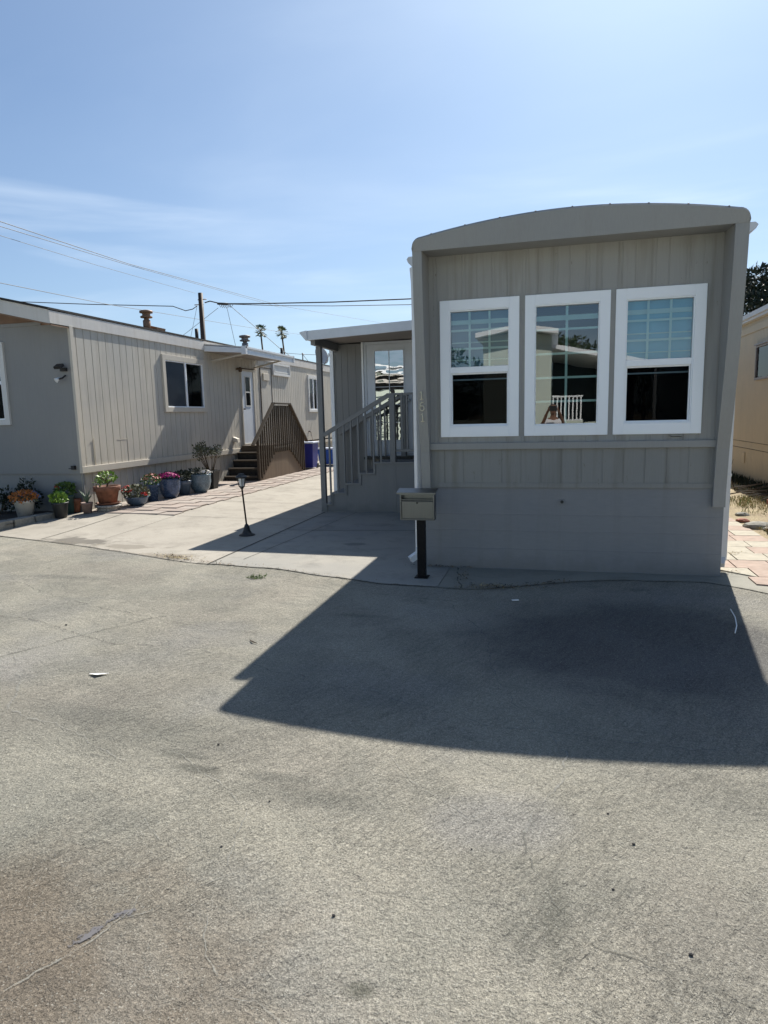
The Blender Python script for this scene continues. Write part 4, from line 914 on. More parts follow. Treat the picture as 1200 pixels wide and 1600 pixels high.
# ------------------------------------------------------------------ houses across the street (seen mirrored in the glass)
def far_home(label, x0, x1, y0, y1, hz, mat='street_house', front_window=None, pitch=.16):
    r_ = thing('mobile_home', label, 'house', ((x0+x1)/2, (y0+y1)/2, 0))
    mb = MB(); mb.box(x0, x1, y0, y1, -.02, hz); xm = (x0+x1)/2; zr = hz+(x1-x0)/2*pitch
    for yy in (y0, y1): mb.prism([(x0, yy, hz), (x1, yy, hz), (xm, yy, zr)], (0, .01 if yy == y1 else -.01, 0))
    mb.build('wall', mat, r_)
    mb = MB()
    for xa, za, xb, zb in ((x0-.2, hz-.2*pitch, xm, zr), (xm, zr, x1+.2, hz-.2*pitch)):
        mb.prism([(xa, y0-.3, za+.02), (xb, y0-.3, zb+.02), (xb, y0-.3, zb+.16), (xa, y0-.3, za+.16)], (0, y1-y0+.8, 0))
    mb.build('roof', 'vinyl_white', r_)
    if front_window:
        for (a, b, c, d) in front_window:
            mb = MB(); frame(mb, Vector((0, y1, 0)), X, Y, a, b, c, d, .08, 0, .03); wf = mb.build('window', 'vinyl_white', r_)
            mb = MB(); lbox(mb, Vector((0, y1, 0)), X, Y, a+.08, b-.08, .0, .01, c+.08, d-.08); mb.build('window_pane', 'interior', wf)
    return r_
far_home('cream gabled mobile home across the street, mirrored in the middle window', -.75, 1.33, -26, -14, 4.02)
fh = far_home('white mobile home across the street, mirrored in the porch door', -12.5, -3.6, -27, -14.5, 3.4, front_window=[(-9.5, -7.8, 1.3, 2.7), (-5.6, -4.4, 1.3, 2.7)], pitch=.13)
far_home('long cream mobile home across the street to the right', 6.6, 10.2, -30, -15.5, 3.2, front_window=[(7.4, 9.4, 1.3, 2.6)])
mb = MB(); mb.box(-8.2, -4.6, -14.49, -13.85, 3.42, 3.56); mb.build('awning', 'fascia_white', fh)
mb = MB(); mb.box(-8.0, -4.8, -14.495, -14.47, 2.95, 3.41); mb.build('awning_shade_strip', 'interior', fh)  # near-black strip standing in for the shade under the awning
ir = thing('stair_railing', 'black wrought iron stair railing across the street, mirrored in the porch door', 'railing', (-6.3, -13.9, 0))
mb = MB(); mb.bar((-7.15, -13.9, 1.38), (-5.45, -13.9, 2.12), .05, .11); mb.build('handrail', 'black_metal', ir)
mb = MB(); mb.bar((-7.2, -13.9, 1.36), (-5.4, -13.9, 1.36), .03, .05); mb.build('lower_rail', 'black_metal', ir)
for x in (-7.0, -6.72, -6.1, -5.85, -5.6):
    mb = MB(); mb.tube([(x, -13.9, .0), (x, -13.9, 1.35+(x+7.15)*.435)], [.05, .035], 8); mb.lathe((x, -13.9, .75), [(.04, 0), (.075, .05), (.04, .10)], 8); mb.build('baluster', 'black_metal', ir)
mb = MB(); mb.lathe((-6.02, -13.9, 0), [(.06, 0), (.05, 1.9), (.13, 2.15), (.15, 2.5), (.07, 2.85), (.03, 3.05), (.0, 3.3)], 10); mb.build('finial_post', 'black_metal', ir)
cp = thing('carport', 'white edged carport beside the cream gabled home across the street', 'carport', (3, -16, 0))
mb = MB(); mb.prism([(1.36, -14.0, 3.62), (4.4, -14.0, 3.0), (4.4, -14.0, 3.12), (1.36, -14.0, 3.76)], (0, -9, 0)); mb.build('roof', 'vinyl_white', cp)
for x in (4.3,):
    mb = MB(); mb.box(x, x+.09, -14.2, -14.1, 0, 3.3-(x-1.4)*.1); mb.build('post', 'vinyl_white', cp)
mb = MB(); mb.box(1.36, 4.4, -20, -19.9, 0, 3.6); mb.build('rear_wall', 'interior', cp)
pr_ = thing('porch_railing', 'white slatted railing under the carport across the street', 'railing', (2, -14.4, 0))
mb = MB(); mb.box(1.36, 2.3, -14.45, -14.40, 2.15, 2.2); mb.box(1.36, 2.3, -14.45, -14.4, 1.42, 1.46); mb.build('rail', 'vinyl_white', pr_)
for k in range(8):
    mb = MB(); mb.box(1.38+.12*k, 1.42+.12*k, -14.44, -14.41, 1.461, 2.149); mb.build('baluster', 'vinyl_white', pr_)
mb = MB(); mb.box(1.36, 2.32, -15.5, -14.4, .0, 1.41); mb.build('platform', 'street_house', pr_)
far_home('long beige mobile home standing crosswise behind the right side yard', -1.5, 14, 31, 35, 3.0, 'beige_front', pitch=.05)
mb = MB()
for k in range(20): mb.box(3.1+.135*k, 3.1+.135*k+.125, 24.5, 24.53, .0, 1.75)
mb.box(3.1, 5.8, 24.53, 24.58, .4, .5); mb.box(3.1, 5.8, 24.53, 24.58, 1.3, 1.4)
tag(mb.build('board_fence', 'panel_wood'), 'brown board fence closing the end of the right side yard', 'fence')
mb = MB(); mb.box(-3.4, -.8, -15.6, -15.5, 0, 1.5); mb.box(2.4, 6.4, -15.6, -15.5, 0, 1.35); tag(mb.build('garden_wall', 'street_house'), 'low cream wall across the street beside the carport', 'wall')
mb = MB(); mb.face([(-90, -60, .0), (90, -60, .0), (90, -11.9, .0), (-90, -11.9, .0)]); setting(mb.build('street_verge', 'driveway', loc=(0, -20, 0)))

# ------------------------------------------------------------------ vegetation helpers
def leaf(mb, p, d, up, ln, wd, mat=0):
    d = d.normalized(); s = d.cross(up); s = s.normalized() if s.length > 1e-4 else X
    a = p; b = p+d*ln*.5+s*wd/2; c = p+d*ln; e = p+d*ln*.5-s*wd/2
    mb.face([a, b, c, e], mat)
def rv(r): 
    while True:
        v = Vector((r.uniform(-1, 1), r.uniform(-1, 1), r.uniform(-1, 1)))
        if .05 < v.length <= 1: return v
def cloud(mb, c, rad, n, ln, wd, r, mat=0, up=.3, shell=.5):
    c = Vector(c)
    for _ in range(n):
        v = rv(r); k = v.length; v = v/k*(shell+(1-shell)*k) if r.random() < .7 else v
        p = c+Vector((v.x*rad[0], v.y*rad[1], v.z*rad[2])); d = (v*.8+rv(r)+Z*up); nrm = rv(r)
        s = r.uniform(.6, 1.25); leaf(mb, p, d, nrm, ln*s, wd*s, mat)
def blossoms(mb, c, rad, n, size, r, mat=0):
    c = Vector(c)
    for _ in range(n):
        v = rv(r).normalized(); v.z = abs(v.z); p = c+Vector((v.x*rad[0], v.y*rad[1], v.z*rad[2]))*r.uniform(.85, 1.1); s = size*r.uniform(.7, 1.2)
        nrm = (v+rv(r)*.4).normalized(); a = nrm.cross(X).normalized(); b = nrm.cross(a)
        for k in range(5):
            t = 2*math.pi*k/5; d = a*math.cos(t)+b*math.sin(t)+nrm*.35; leaf(mb, p, d, nrm, s, s*.9, mat)
POT = {}
def pot(label, x, y, r, hgt, mat, shape='taper', z=None, group='potted plants along the beige home', saucer=False, square=False):
    z = h(x, y)+.012 if z is None else z
    t = thing('potted_plant', label, 'potted plant', (x, y, z), group)
    pf = {'taper': [(r*.70, 0), (r*.97, hgt*.88), (r*1.04, hgt*.885), (r*1.05, hgt), (r*.93, hgt), (r*.88, hgt*.88)],
          'belly': [(r*.55, 0), (r*.85, hgt*.25), (r*1.0, hgt*.6), (r*.98, hgt*.85), (r*1.02, hgt*.95), (r*1.02, hgt), (r*.9, hgt), (r*.88, hgt*.88)],
          'bowl': [(r*.5, 0), (r*.8, hgt*.3), (r*1.0, hgt*.85), (r*1.05, hgt), (r*.96, hgt), (r*.9, hgt*.8)],
          'rim': [(r*.68, 0), (r*.9, hgt*.72), (r*1.02, hgt*.73), (r*1.05, hgt*.98), (r*1.03, hgt), (r*.9, hgt), (r*.86, hgt*.85)]}[shape]
    z0 = .02 if saucer else 0
    mb = MB(); mb.lathe((x, y, z+z0), pf, 4 if square else 28, smooth=not square, rot=math.pi/4 if square else 0); mb.build('pot', mat, t)
    mb = MB(); mb.lathe((x, y, z+z0+hgt*.86), [(r*.88, 0), (.0, .006)], 4 if square else 20, rot=math.pi/4 if square else 0); mb.build('soil', 'soil', t)
    if saucer: mb = MB(); mb.lathe((x, y, z), [(r*.75, 0), (r*.95, .03), (r*.98, .04), (r*.9, .04), (r*.85, .02)], 24); mb.build('saucer', mat, t)
    return t, z+z0+hgt
def foliage(t, mat, *clouds, seed=1, name='foliage', **kw):
    r = random.Random(seed); mb = MB()
    for c, rad, n, ln, wd in clouds: cloud(mb, c, rad, n, ln, wd, r, **kw)
    return mb.build(name, mat, t)
def flowers(t, mat, *cl, seed=2):
    r = random.Random(seed); mb = MB()
    for c, rad, n, s in cl: blossoms(mb, c, rad, n, s, r)
    return mb.build('flowers', mat, t)

# 1 white pot with orange succulents
t, z = pot('white tapered pot of orange-brown succulents standing on the concrete blocks', -7.45, 2.18, .165, .33, 'pot_white', z=.08)
foliage(t, 'leaf_orange', ((-7.45, 2.18, z+.05), (.21, .21, .10), 420, .05, .035)); foliage(t, 'leaf_dull', ((-7.45, 2.18, z+.0), (.19, .19, .06), 150, .05, .03), seed=5, name='under_leaves')
# 2 black pot
t, z = pot('dark grey pot with bright green leaves right of the white pot', -6.93, 2.42, .135, .27, 'pot_black', z=.075)
foliage(t, 'leaf_bright', ((-6.94, 2.42, z+.07), (.11, .11, .09), 170, .07, .06), seed=3)
# 3 dark teal pot
t, z = pot('tall dark teal pot with green leaves and a red bloom behind the dark grey pot', -7.08, 2.80, .12, .34, 'pot_teal', z=.085)
foliage(t, 'leaf_green', ((-7.12, 2.80, z+.10), (.18, .14, .12), 260, .06, .05), seed=4); flowers(t, 'flower_red', ((-7.28, 2.76, z+.12), (.05, .05, .06), 9, .022))
# 4 small terracotta
t, z = pot('small terracotta pot with a short sprig against the beige skirting', -7.0, 2.90, .085, .25, 'terracotta', 'rim', z=.10)
# 5 pinkish aloe pot
t, z = pot('small pinkish clay pot with spiky aloe leaves', -6.72, 2.84, .10, .19, 'clay_pink')
r = random.Random(8); mb = MB()
for k in range(16):
    a = r.uniform(0, 6.28); tl = r.uniform(.1, .75); d = Vector((math.cos(a)*tl, math.sin(a)*tl, 1)).normalized(); p = Vector((-6.72, 2.84, z-.02)); ln = r.uniform(.14, .30)
    mb.tube([p, p+d*ln*.5+Z*.01, p+d*ln+Vector((d.x, d.y, 0))*.04], [.014, .010, .002], 5)
mb.build('foliage', 'leaf_aloe', t)
# plinth and big terracotta
mb = MB(); mb.lathe((-6.49, 3.12, .095), [(.19, 0), (.20, .02), (.195, .05), (.20, .075), (.235, .08), (.235, .115), (.2, .12)], 20); tag(mb.build('plant_plinth', 'mosaic'), 'low round mottled stone plinth under the large terracotta pot', 'plinth')
t, z = pot('large terracotta pot with a small green jade tree on a stone plinth', -6.49, 3.12, .225, .32, 'terracotta', 'rim', z=.216, saucer=True)
r = random.Random(9); mb = MB(); mb.tube([(-6.49, 3.12, z-.05), (-6.47, 3.12, z+.04), (-6.50, 3.12, z+.12)], [.02, .016, .01], 6)
for k in range(7):
    a = k*.9; mb.tube([(-6.48, 3.12, z+.03+.01*k), (-6.48+.12*math.cos(a), 3.12+.12*math.sin(a), z+.10+.015*k)], [.009, .005], 5)
mb.build('stem', 'stem', t)
foliage(t, 'leaf_bright', ((-6.49, 3.12, z+.15), (.17, .17, .09), 150, .055, .045), ((-6.62, 3.10, z+.07), (.09, .1, .05), 40, .05, .04), seed=10)
# 6 bowl
t, z = pot('low slate-blue bowl of red and orange flowers on the brick path', -6.27, 3.66, .215, .17, 'pot_slate', 'bowl')
foliage(t, 'leaf_dull', ((-6.27, 3.66, z+.07), (.25, .22, .13), 420, .06, .04), seed=11); flowers(t, 'flower_red', ((-6.44, 3.60, z+.10), (.10, .09, .10), 45, .026), ((-6.08, 3.62, z+.04), (.06, .06, .05), 16, .024))
# 7..10 blue pots
t, z = pot('narrow deep-blue pot of pink and white flowers right of the low bowl', -6.30, 4.22, .135, .34, 'pot_blue')
foliage(t, 'leaf_green', ((-6.30, 4.2, z+.08), (.17, .17, .12), 280, .05, .035), seed=12); flowers(t, 'flower_pink', ((-6.28, 4.18, z+.08), (.18, .17, .13), 46, .024), seed=13)
t, z = pot('large deep-blue pot of magenta flowers in the middle of the row', -6.22, 4.72, .215, .40, 'pot_blue', 'belly')
foliage(t, 'leaf_dark', ((-6.22, 4.72, z+.03), (.22, .22, .09), 260, .05, .035), seed=14); flowers(t, 'flower_magenta', ((-6.22, 4.70, z+.04), (.21, .2, .08), 120, .026), seed=15)
t, z = pot('plain slate-blue tapered pot with dark leaves between the two large blue pots', -6.22, 5.25, .155, .31, 'pot_slate', 'rim')
foliage(t, 'leaf_dark', ((-6.25, 5.25, z+.08), (.18, .18, .11), 260, .06, .04), seed=16)
t, z = pot('large pale blue glazed pot with white flowers beside the black planter', -6.10, 5.72, .235, .40, 'pot_paleblue', 'belly')
foliage(t, 'leaf_dark', ((-6.16, 5.72, z+.03), (.27, .24, .09), 320, .055, .035), seed=17); flowers(t, 'flower_white', ((-5.93, 5.68, z+.03), (.13, .13, .06), 34, .028), seed=18)
t, z = pot('tall square black planter with a twiggy shrub', -6.22, 6.42, .21, .43, 'black_plastic', 'taper', square=True)
r = random.Random(19); mb = MB(); tips = []
for k in range(9):
    a = r.uniform(0, 6.28); sp = r.uniform(.12, .36); top = Vector((-6.22+sp*math.cos(a)-.03, 6.42+sp*math.sin(a), z+r.uniform(.38, .70)))
    b0 = Vector((-6.22+.05*math.cos(a), 6.42+.05*math.sin(a), z-.04)); mid = b0.lerp(top, .55)+Vector((0, 0, -.03)); mb.tube([b0, mid, top], [.011, .008, .004], 5); tips.append(top)
    for q in range(2):
        t2 = mid.lerp(top, .4)+Vector((r.uniform(-.1, .1), r.uniform(-.1, .1), r.uniform(.05, .14))); mb.tube([mid.lerp(top, .3*q+.1), t2], [.006, .003], 4); tips.append(t2)
mb.build('stem', 'stem', t)
foliage(t, 'leaf_dull', *[(p, (.085, .085, .06), 24, .055, .032) for p in tips], seed=20); 
# planting bed with block edging
mb = MB(); grid_sheet(mb, -14, -7.14, 1.45, 2.92, .25, lambda x, y: .10+.02*mnoise.noise(Vector((x*3, y*3, 0)))); setting(mb.build('planting_bed', 'bed_soil', loc=(0, 0, 0)))
for k, (x, y, a) in enumerate(((-7.27, 1.42, 86), (-7.22, 1.83, 84), (-7.16, 2.25, 80), (-7.62, 1.24, 8), (-8.05, 1.20, 4), (-8.48, 1.18, 2), (-8.9, 1.16, 3))):
    mb = MB(); u = Vector((math.cos(R(a)), math.sin(R(a)), 0)); v = Vector((-u.y, u.x, 0)); zc = .085
    mb.obox((x, y, zc), u*.192, v*.095, Z*.075)
    tag(mb.build('concrete_block', 'block', None, .012), 'weathered grey concrete block edging the bed before the beige home', 'concrete block', 'concrete blocks edging the planting bed')
mb = MB(); u = X; mb.obox((-7.55, 1.30, .235), (.19, .02, 0), (-.01, .09, 0), (0, 0, .07)); tag(mb.build('concrete_block', 'block', None, .014), 'concrete block laid on top of the bed edging at the left', 'concrete block')
def shrub(label, x, y, z, rx, ry, rz_, n, ln, wd, mat, seed, fl=None):
    t = thing('shrub', label, 'shrub', (x, y, z))
    r = random.Random(seed); mb = MB()
    for k in range(7):
        a = r.uniform(0, 6.28); mb.tube([(x, y, z), (x+rx*.6*math.cos(a), y+ry*.6*math.sin(a), z+rz_*1.3)], [.01, .004], 5)
    mb.build('stem', 'stem', t)
    cl = [((x+r.uniform(-.5, .5)*rx, y+r.uniform(-.5, .5)*ry, z+rz_*r.uniform(.6, 1.5)), (rx*.55, ry*.55, rz_*.6), n//6, ln, wd) for _ in range(6)]
    foliage(t, mat, *cl, seed=seed+1)
    if fl: flowers(t, fl, ((x+.1, y-.1, z+rz_*1.45), (rx*.7, ry*.6, rz_*.5), 60, .03), seed=seed)
    return t
shrub('dark leafy shrub at the left end of the shaded bed', -8.35, 2.55, .1, .42, .32, .22, 600, .07, .035, 'leaf_dark', 30)
shrub('dark shrub with pale blue flowers in the shaded bed', -7.75, 2.62, .1, .28, .24, .22, 450, .06, .035, 'leaf_dark', 33, 'flower_blue')
shrub('thin dark shrub against the end wall between the other two', -8.0, 2.80, .1, .25, .14, .30, 320, .07, .03, 'leaf_dark', 36)
# ------------------------------------------------------------------ bins beyond the stairs
def bin_(label, x, y, wx, wy, hgt, mat, lid):
    z = h(x, y)+.012; t = thing('trash_bin', label, 'bin', (x, y, z))
    mb = MB(); a, b = wx/2, wy/2; k = .86
    mb.add([(x-a*k, y-b*k, z+.03), (x+a*k, y-b*k, z+.03), (x+a*k, y+b*k, z+.03), (x-a*k, y+b*k, z+.03), (x-a, y-b, z+hgt), (x+a, y-b, z+hgt), (x+a, y+b, z+hgt), (x-a, y+b, z+hgt)], [(0,3,2,1),(4,5,6,7),(0,1,5,4),(1,2,6,5),(2,3,7,6),(3,0,4,7)])
    mb.build('body', mat, t, .015)
    mb = MB(); mb.box(x-a-.03, x+a+.03, y-b-.04, y+b+.02, z+hgt, z+hgt+.05); mb.build('lid', lid, t, .015)
    mb = MB()
    for s in (-1, 1): mb.tube([(x+s*a*.8-.03*s, y+b*.9, z+.08), (x+s*a*.8+.03*s, y+b*.9, z+.08)], .08, 14)
    mb.build('wheel', 'black_plastic', t)
bin_('tall dark blue bin just beyond the wooden stairs', -5.98, 12.05, .50, .5, .78, 'bin_blue', 'bin_pale')
bin_('lower bright blue bin behind the tall dark blue one', -5.75, 13.5, .75, .5, .52, 'bin_bright', 'bin_pale')
shrub('low dark shrub beyond the blue bins seen past the porch post', -5.55, 15.4, .1, .45, .4, .45, 700, .09, .05, 'leaf_dark', 40)
shrub('pale leafed shrub farther down the side yard by the beige home', -5.6, 17.2, .1, .5, .5, .6, 700, .09, .05, 'leaf_dull', 43)
mb = MB(); mb.box(-6.7, -2.75, 20.4, 20.5, 0, 1.9); 
for k in range(26): mb.box(-6.7+.152*k, -6.7+.152*k+.14, 20.36, 20.4, .02, 1.88)
tag(mb.build('board_fence', 'dark_wood'), 'dark board fence closing the end of the side yard', 'fence')

# ------------------------------------------------------------------ right side yard
r = random.Random(50); mb = MB()
for _ in range(5200):
    x = r.uniform(4.15, 5.65); y = r.uniform(2.2, 9.5)
    if mnoise.noise(Vector((x*1.3, y*1.3, 4))) < -.02: continue
    ln = r.uniform(.03, .09); d = Vector((r.uniform(-.7, .7), r.uniform(-.7, .7), 1)); p = Vector((x, y, .02)); leaf(mb, p, d, rv(r), ln, .012, 0 if r.random() < .8 else 1)
for (gx, gy, n) in ((4.55, 5.0, 110), (4.75, 5.6, 90), (4.3, 5.4, 60), (4.95, 4.3, 50), (4.42, 4.1, 40)):
    for _ in range(n):
        p = Vector((gx+r.gauss(0, .11), gy+r.gauss(0, .11), .02)); d = Vector((r.uniform(-.5, .5), r.uniform(-.5, .5), 1)); leaf(mb, p, d, rv(r), r.uniform(.06, .17), .010, r.randrange(2))
o = mb.build('grass', ['straw', 'grass_blade'], loc=(4.8, 6, 0)); o['kind'] = 'stuff'
mb = MB()
for _ in range(26):
    p = Vector((5.0+r.gauss(0, .3), 6.3+r.gauss(0, .35), .06+r.uniform(0, .12))); a = r.uniform(-.5, .7); ln = r.uniform(.3, .7); d = Vector((math.cos(a), math.sin(a), r.uniform(-.05, .25)))
    mb.tube([p, p+d*ln*.5+Z*.02, p+d*ln], [.012, .009, .004], 5)
for _ in range(3):
    p = Vector((4.8, 6.6, .1)); mb.tube([p, p+Vector((-.1, .1, .35)), p+Vector((r.uniform(-.3, .1), .1, .62))], [.01, .008, .003], 5)
tag(mb.build('brushwood_pile', 'bark'), 'small heap of cut dark branches on the dry grass by the cream home', 'branches')
mb = MB(); r = random.Random(53)
for _ in range(1500):
    x = r.uniform(5.3, 5.71); y = r.uniform(4.5, 10.5); leaf(mb, Vector((x, y, .02)), Vector((r.uniform(-.6, .6), r.uniform(-.6, .6), 1)), rv(r), r.uniform(.05, .2), .02)
o = mb.build('ground_cover', 'leaf_dark', loc=(5.4, 7, 0)); o['kind'] = 'stuff'
wp = thing('wooden_post', 'weathered brown post topped with red bricks at the right picture edge', 'post', (4.23, 2.48, 0))
mb = MB(); mb.tube([(4.24, 2.48, -.02), (4.25, 2.48, .42)], [.055, .05], 10); mb.build('shaft', 'post_brown', wp)
mb = MB(); mb.box(4.17, 4.38, 2.40, 2.52, .42, .475); mb.box(4.18, 4.40, 2.41, 2.51, .48, .53); mb.build('brick_cap', 'brick_red', wp, .006)
for (x, y, s, m_) in ((4.22, 3.0, .16, 'block'), (4.35, 2.75, .11, 'block'), (4.15, 3.5, .08, 'brick_red'), (4.3, 4.1, .09, 'block')):
    mb = MB(); bm = bmesh.new(); bmesh.ops.create_icosphere(bm, subdivisions=2, radius=s)
    mb.add([Vector((x+v.co.x*1.2*(1+.3*mnoise.noise(v.co*12)), y+v.co.y*(1+.3*mnoise.noise(v.co*14)), .03+v.co.z*.45)) for v in bm.verts], [tuple(v.index for v in f.verts) for f in bm.faces]); bm.free()
    tag(mb.build('stone', m_), 'rough pale stone lying at the paver path edge' if m_ == 'block' else 'small reddish stone lying at the paver path edge', 'stone', 'stones along the paver path')

# ------------------------------------------------------------------ litter on the ground
def litter(name, cx, cy, sx, sy, n, seed, mats, z=.012, ln=.03, ang=0):
    r = random.Random(seed); mb = MB(); ca, sa = math.cos(ang), math.sin(ang)
    for _ in range(n):
        a, b = r.gauss(0, sx), r.gauss(0, sy); x = cx+a*ca-b*sa; y = cy+a*sa+b*ca
        d = Vector((r.uniform(-1, 1), r.uniform(-1, 1), r.uniform(-.15, .3))); leaf(mb, Vector((x, y, z+r.uniform(0, .015))), d, Vector((r.uniform(-.5, .5), r.uniform(-.5, .5), 1)), ln*r.uniform(.5, 1.4), ln*r.uniform(.15, .45), r.randrange(len(mats)))
    o = mb.build(name, mats, loc=(cx, cy, 0)); o['kind'] = 'stuff'; return o
litter('fallen_leaves', -3.15, -.02, .17, .045, 420, 60, ['dry_leaf', 'soil', 'straw'], ang=-.3)
litter('fallen_leaves', -2.45, -.25, .22, .02, 90, 61, ['dry_leaf', 'soil'], ang=-.25)
litter('fallen_leaves', -5.2, .60, .35, .02, 70, 71, ['dry_leaf', 'soil', 'straw'], ang=-.1, ln=.02)
litter('fallen_leaves', -1.3, -.50, .5, .015, 110, 72, ['dry_leaf', 'soil', 'straw'], ang=-.3, ln=.02)
litter('fallen_leaves', -4.2, .22, .4, .03, 90, 73, ['soil', 'dry_leaf'], ang=-.33, ln=.02)
litter('fallen_leaves', .85, -.80, .20, .05, 330, 62, ['dry_leaf', 'soil', 'straw'], ang=.15)
litter('fallen_leaves', 1.35, -.58, .14, .03, 80, 68, ['dry_leaf', 'soil'], ang=.5)
litter('fallen_leaves', .50, -.45, .03, .22, 70, 63, ['dry_leaf', 'soil'])
litter('fallen_leaves', .22, .0-.03, .16, .012, 90, 64, ['leaf_dark', 'soil', 'dry_leaf'])
litter('fallen_leaves', 3.45, 1.05, .04, .03, 24, 65, ['dry_leaf', 'straw'], z=.03)
litter('fallen_leaves', 3.16, .12, .06, .03, 26, 66, ['soil', 'dry_leaf'], z=.02)
r = random.Random(70); mb = MB()
for _ in range(150): 
    x = -1.68+r.gauss(0, .05); y = -.80+r.gauss(0, .03); leaf(mb, Vector((x, y, .004)), Vector((r.uniform(-1, 1), r.uniform(-1, 1), .35)), rv(r), r.uniform(.02, .06), .007, r.randrange(2))
tag(mb.build('weed', ['grass_blade', 'leaf_green']), 'small green weed tuft growing where driveway meets road', 'weed')
mb = MB(); mb.prism([(-1.66, -3.50, .006), (-1.52, -3.47, .008), (-1.575, -3.53, .016)], (0, 0, .002)); tag(mb.build('paper_scrap', 'paper'), 'white triangular paper scrap on the sunlit road', 'litter')
mb = MB(); mb.tube([(-.86, -2.67, .008), (-.82, -2.71, .012), (-.77, -2.73, .008)], [.004, .006, .002], 5); tag(mb.build('twig', 'bark'), 'short dark twig on the sunlit road left of the shadow', 'twig')
mb = MB(); mb.tube([(2.865, -1.22, .014), (2.845, -1.45, .014), (2.80, -1.68, .014), (2.745, -1.86, .014)], .0045, 6); tag(mb.build('plastic_strip', 'paper'), 'thin curved pale strip lying in the shade at right', 'litter')
mb = MB(); mb.obox((1.08, -1.23, .01), (.03, .01, 0), (-.005, .015, 0), (0, 0, .002)); tag(mb.build('paper_scrap', 'paper'), 'tiny white scrap in the shade before the taupe home', 'litter')
for k, (x, y, s) in enumerate(((1.831, -5.106, .0085), (1.72, -4.584, .008), (1.638, -4.397, .006), (.18, -4.62, .006), (.12, -4.95, .006), (.68, -5.2, .008), (2.2, -4.62, .005), (1.62, -4.86, .006), (-.3, -4.2, .008), (-2.6, -2.6, .012), (2.3, -4.9, .006), (1.1, -4.75, .005))):
    mb = MB(); bm = bmesh.new(); bmesh.ops.create_icosphere(bm, subdivisions=1, radius=s*.75)
    mb.add([Vector((x+v.co.x*1.3*(1+.4*mnoise.noise(v.co*300+Vector((k, 0, 0)))), y+v.co.y, s*.5+v.co.z*.7)) for v in bm.verts], [tuple(v.index for v in f.verts) for f in bm.faces]); bm.free()
    tag(mb.build('pebble', 'pebble'), 'small black pebble on the road surface', 'pebble', 'black pebbles on the road')

# ------------------------------------------------------------------ utility pole and cables
def W(px, py, ax, val):
    d = _f+_r*((px-600)/FPX)+_u*((800-py)/FPX); t = (val-CAM[ax])/d[ax]; return CAM+d*t
pole = thing('utility_pole', 'dark wooden utility pole rising behind the beige home', 'utility pole', (-19.43, 30, 0))
mb = MB(); mb.tube([(-19.42, 30, -.1), (-19.44, 30, 9.35)], [.19, .14], 12); mb.build('shaft', 'pole_wood', pole)
mb = MB(); a = W(316, 468, 1, 30); mb.tube([a+Vector((-.3, 0, 0)), a+Vector((.28, 0, 0))], .03, 6); b = W(311, 476, 1, 30); mb.tube([b-X*.3, b+X*.3], .03, 6); mb.build('cable_bracket', 'vent_metal', pole)
def cable(label, pts, rad, mat='cable', sag=0, grp='overhead cables'):
    P = []
    for a, b in zip(pts, pts[1:]):
        for i in range(8): t = i/8; q = a.lerp(b, t); q.z -= sag*4*t*(1-t); P.append(q)
    P.append(pts[-1]); mb = MB(); mb.tube(P, rad, 6)
    return tag(mb.build('overhead_cable', mat), label, 'cable', grp)
P30 = lambda px, py, y=30: W(px, py, 1, y)
cable('dark cable running left from the pole above the beige roof', [P30(308, 478), P30(301, 483), P30(290, 485.5), P30(270, 478.5), P30(140, 475.5), P30(33, 471.5), P30(-200, 455)], .026)
cable('thick bundled cable running right from the pole to behind the taupe home', [P30(320, 473), P30(328, 470.5), P30(345, 474.5), P30(400, 474.5), P30(520, 472), P30(640, 467), P30(900, 449), P30(1160, 424), P30(1400, 400)], .034)
cable('second thinner cable just below the thick bundle', [P30(350, 475), P30(430, 477.5), P30(520, 478), P30(640, 476), P30(1160, 437), P30(1400, 415)], .020, 'cable_pale')
cable('thin drop wire slanting left down from the cable splice', [P30(341, 481), P30(290, 521), P30(250, 550)], .014, 'cable_pale')
cable('thin drop wire falling just left of the pole', [P30(308, 478), P30(298, 527), P30(294, 545)], .012, 'cable_pale')
cable('thin drop wire falling steeply right of the pole', [P30(354.5, 480), P30(368, 540), P30(372, 560)], .014, 'cable_pale')
cable('drop wire slanting right toward the palms', [P30(358.7, 477), P30(400, 512), P30(438, 545), P30(500, 590)], .016, 'cable_pale', 0)
cable('highest long power line crossing the sky from upper left', [W(-60, 322, 1, 12), W(0, 346, 1, 14), W(200, 412, 1, 24), W(440, 478, 1, 60), W(640, 512, 1, 120)], .016, 'cable_pale')
cable('second long power line just below the highest one', [W(-60, 330, 1, 12), W(0, 353.5, 1, 14), W(200, 414, 1, 24), W(330, 450, 1, 38), W(440, 481, 1, 60)], .013, 'cable_pale')
cable('faint third power line under the upper pair', [W(-60, 343, 1, 12), W(0, 368, 1, 14), W(150, 414, 1, 22), W(305, 458, 1, 36)], .010, 'cable_pale')
cable('low line crossing behind the beige roof at left', [W(-60, 428, 1, 16), W(0, 442, 1, 18), W(165, 475, 1, 28), W(385, 511, 1, 60), W(480, 524, 1, 90)], .016, 'cable_pale')
r = random.Random(80); mb = MB(); 
for k in range(6):
    a = P30(342+3.2*k, 474.6); mb.tube([a, a+Vector((.1, 0, -.18-.1*r.random())), a+Vector((.22, 0, -.1)), a+Vector((.3, 0, 0))], .016, 5)
mb.tube([P30(340, 474.4), P30(356, 475)], .07, 8); tag(mb.build('cable_splice', 'cable'), 'tangle of dark cable loops hanging right of the pole', 'cable splice')
# thin line of cable at the far right of the gap between beige home and porch roof
cable('pair of service lines low over the far beige roof', [W(437, 551, 1, 25), W(470, 553.5, 1, 22), W(560, 557, 1, 16)], .010, 'cable_pale')

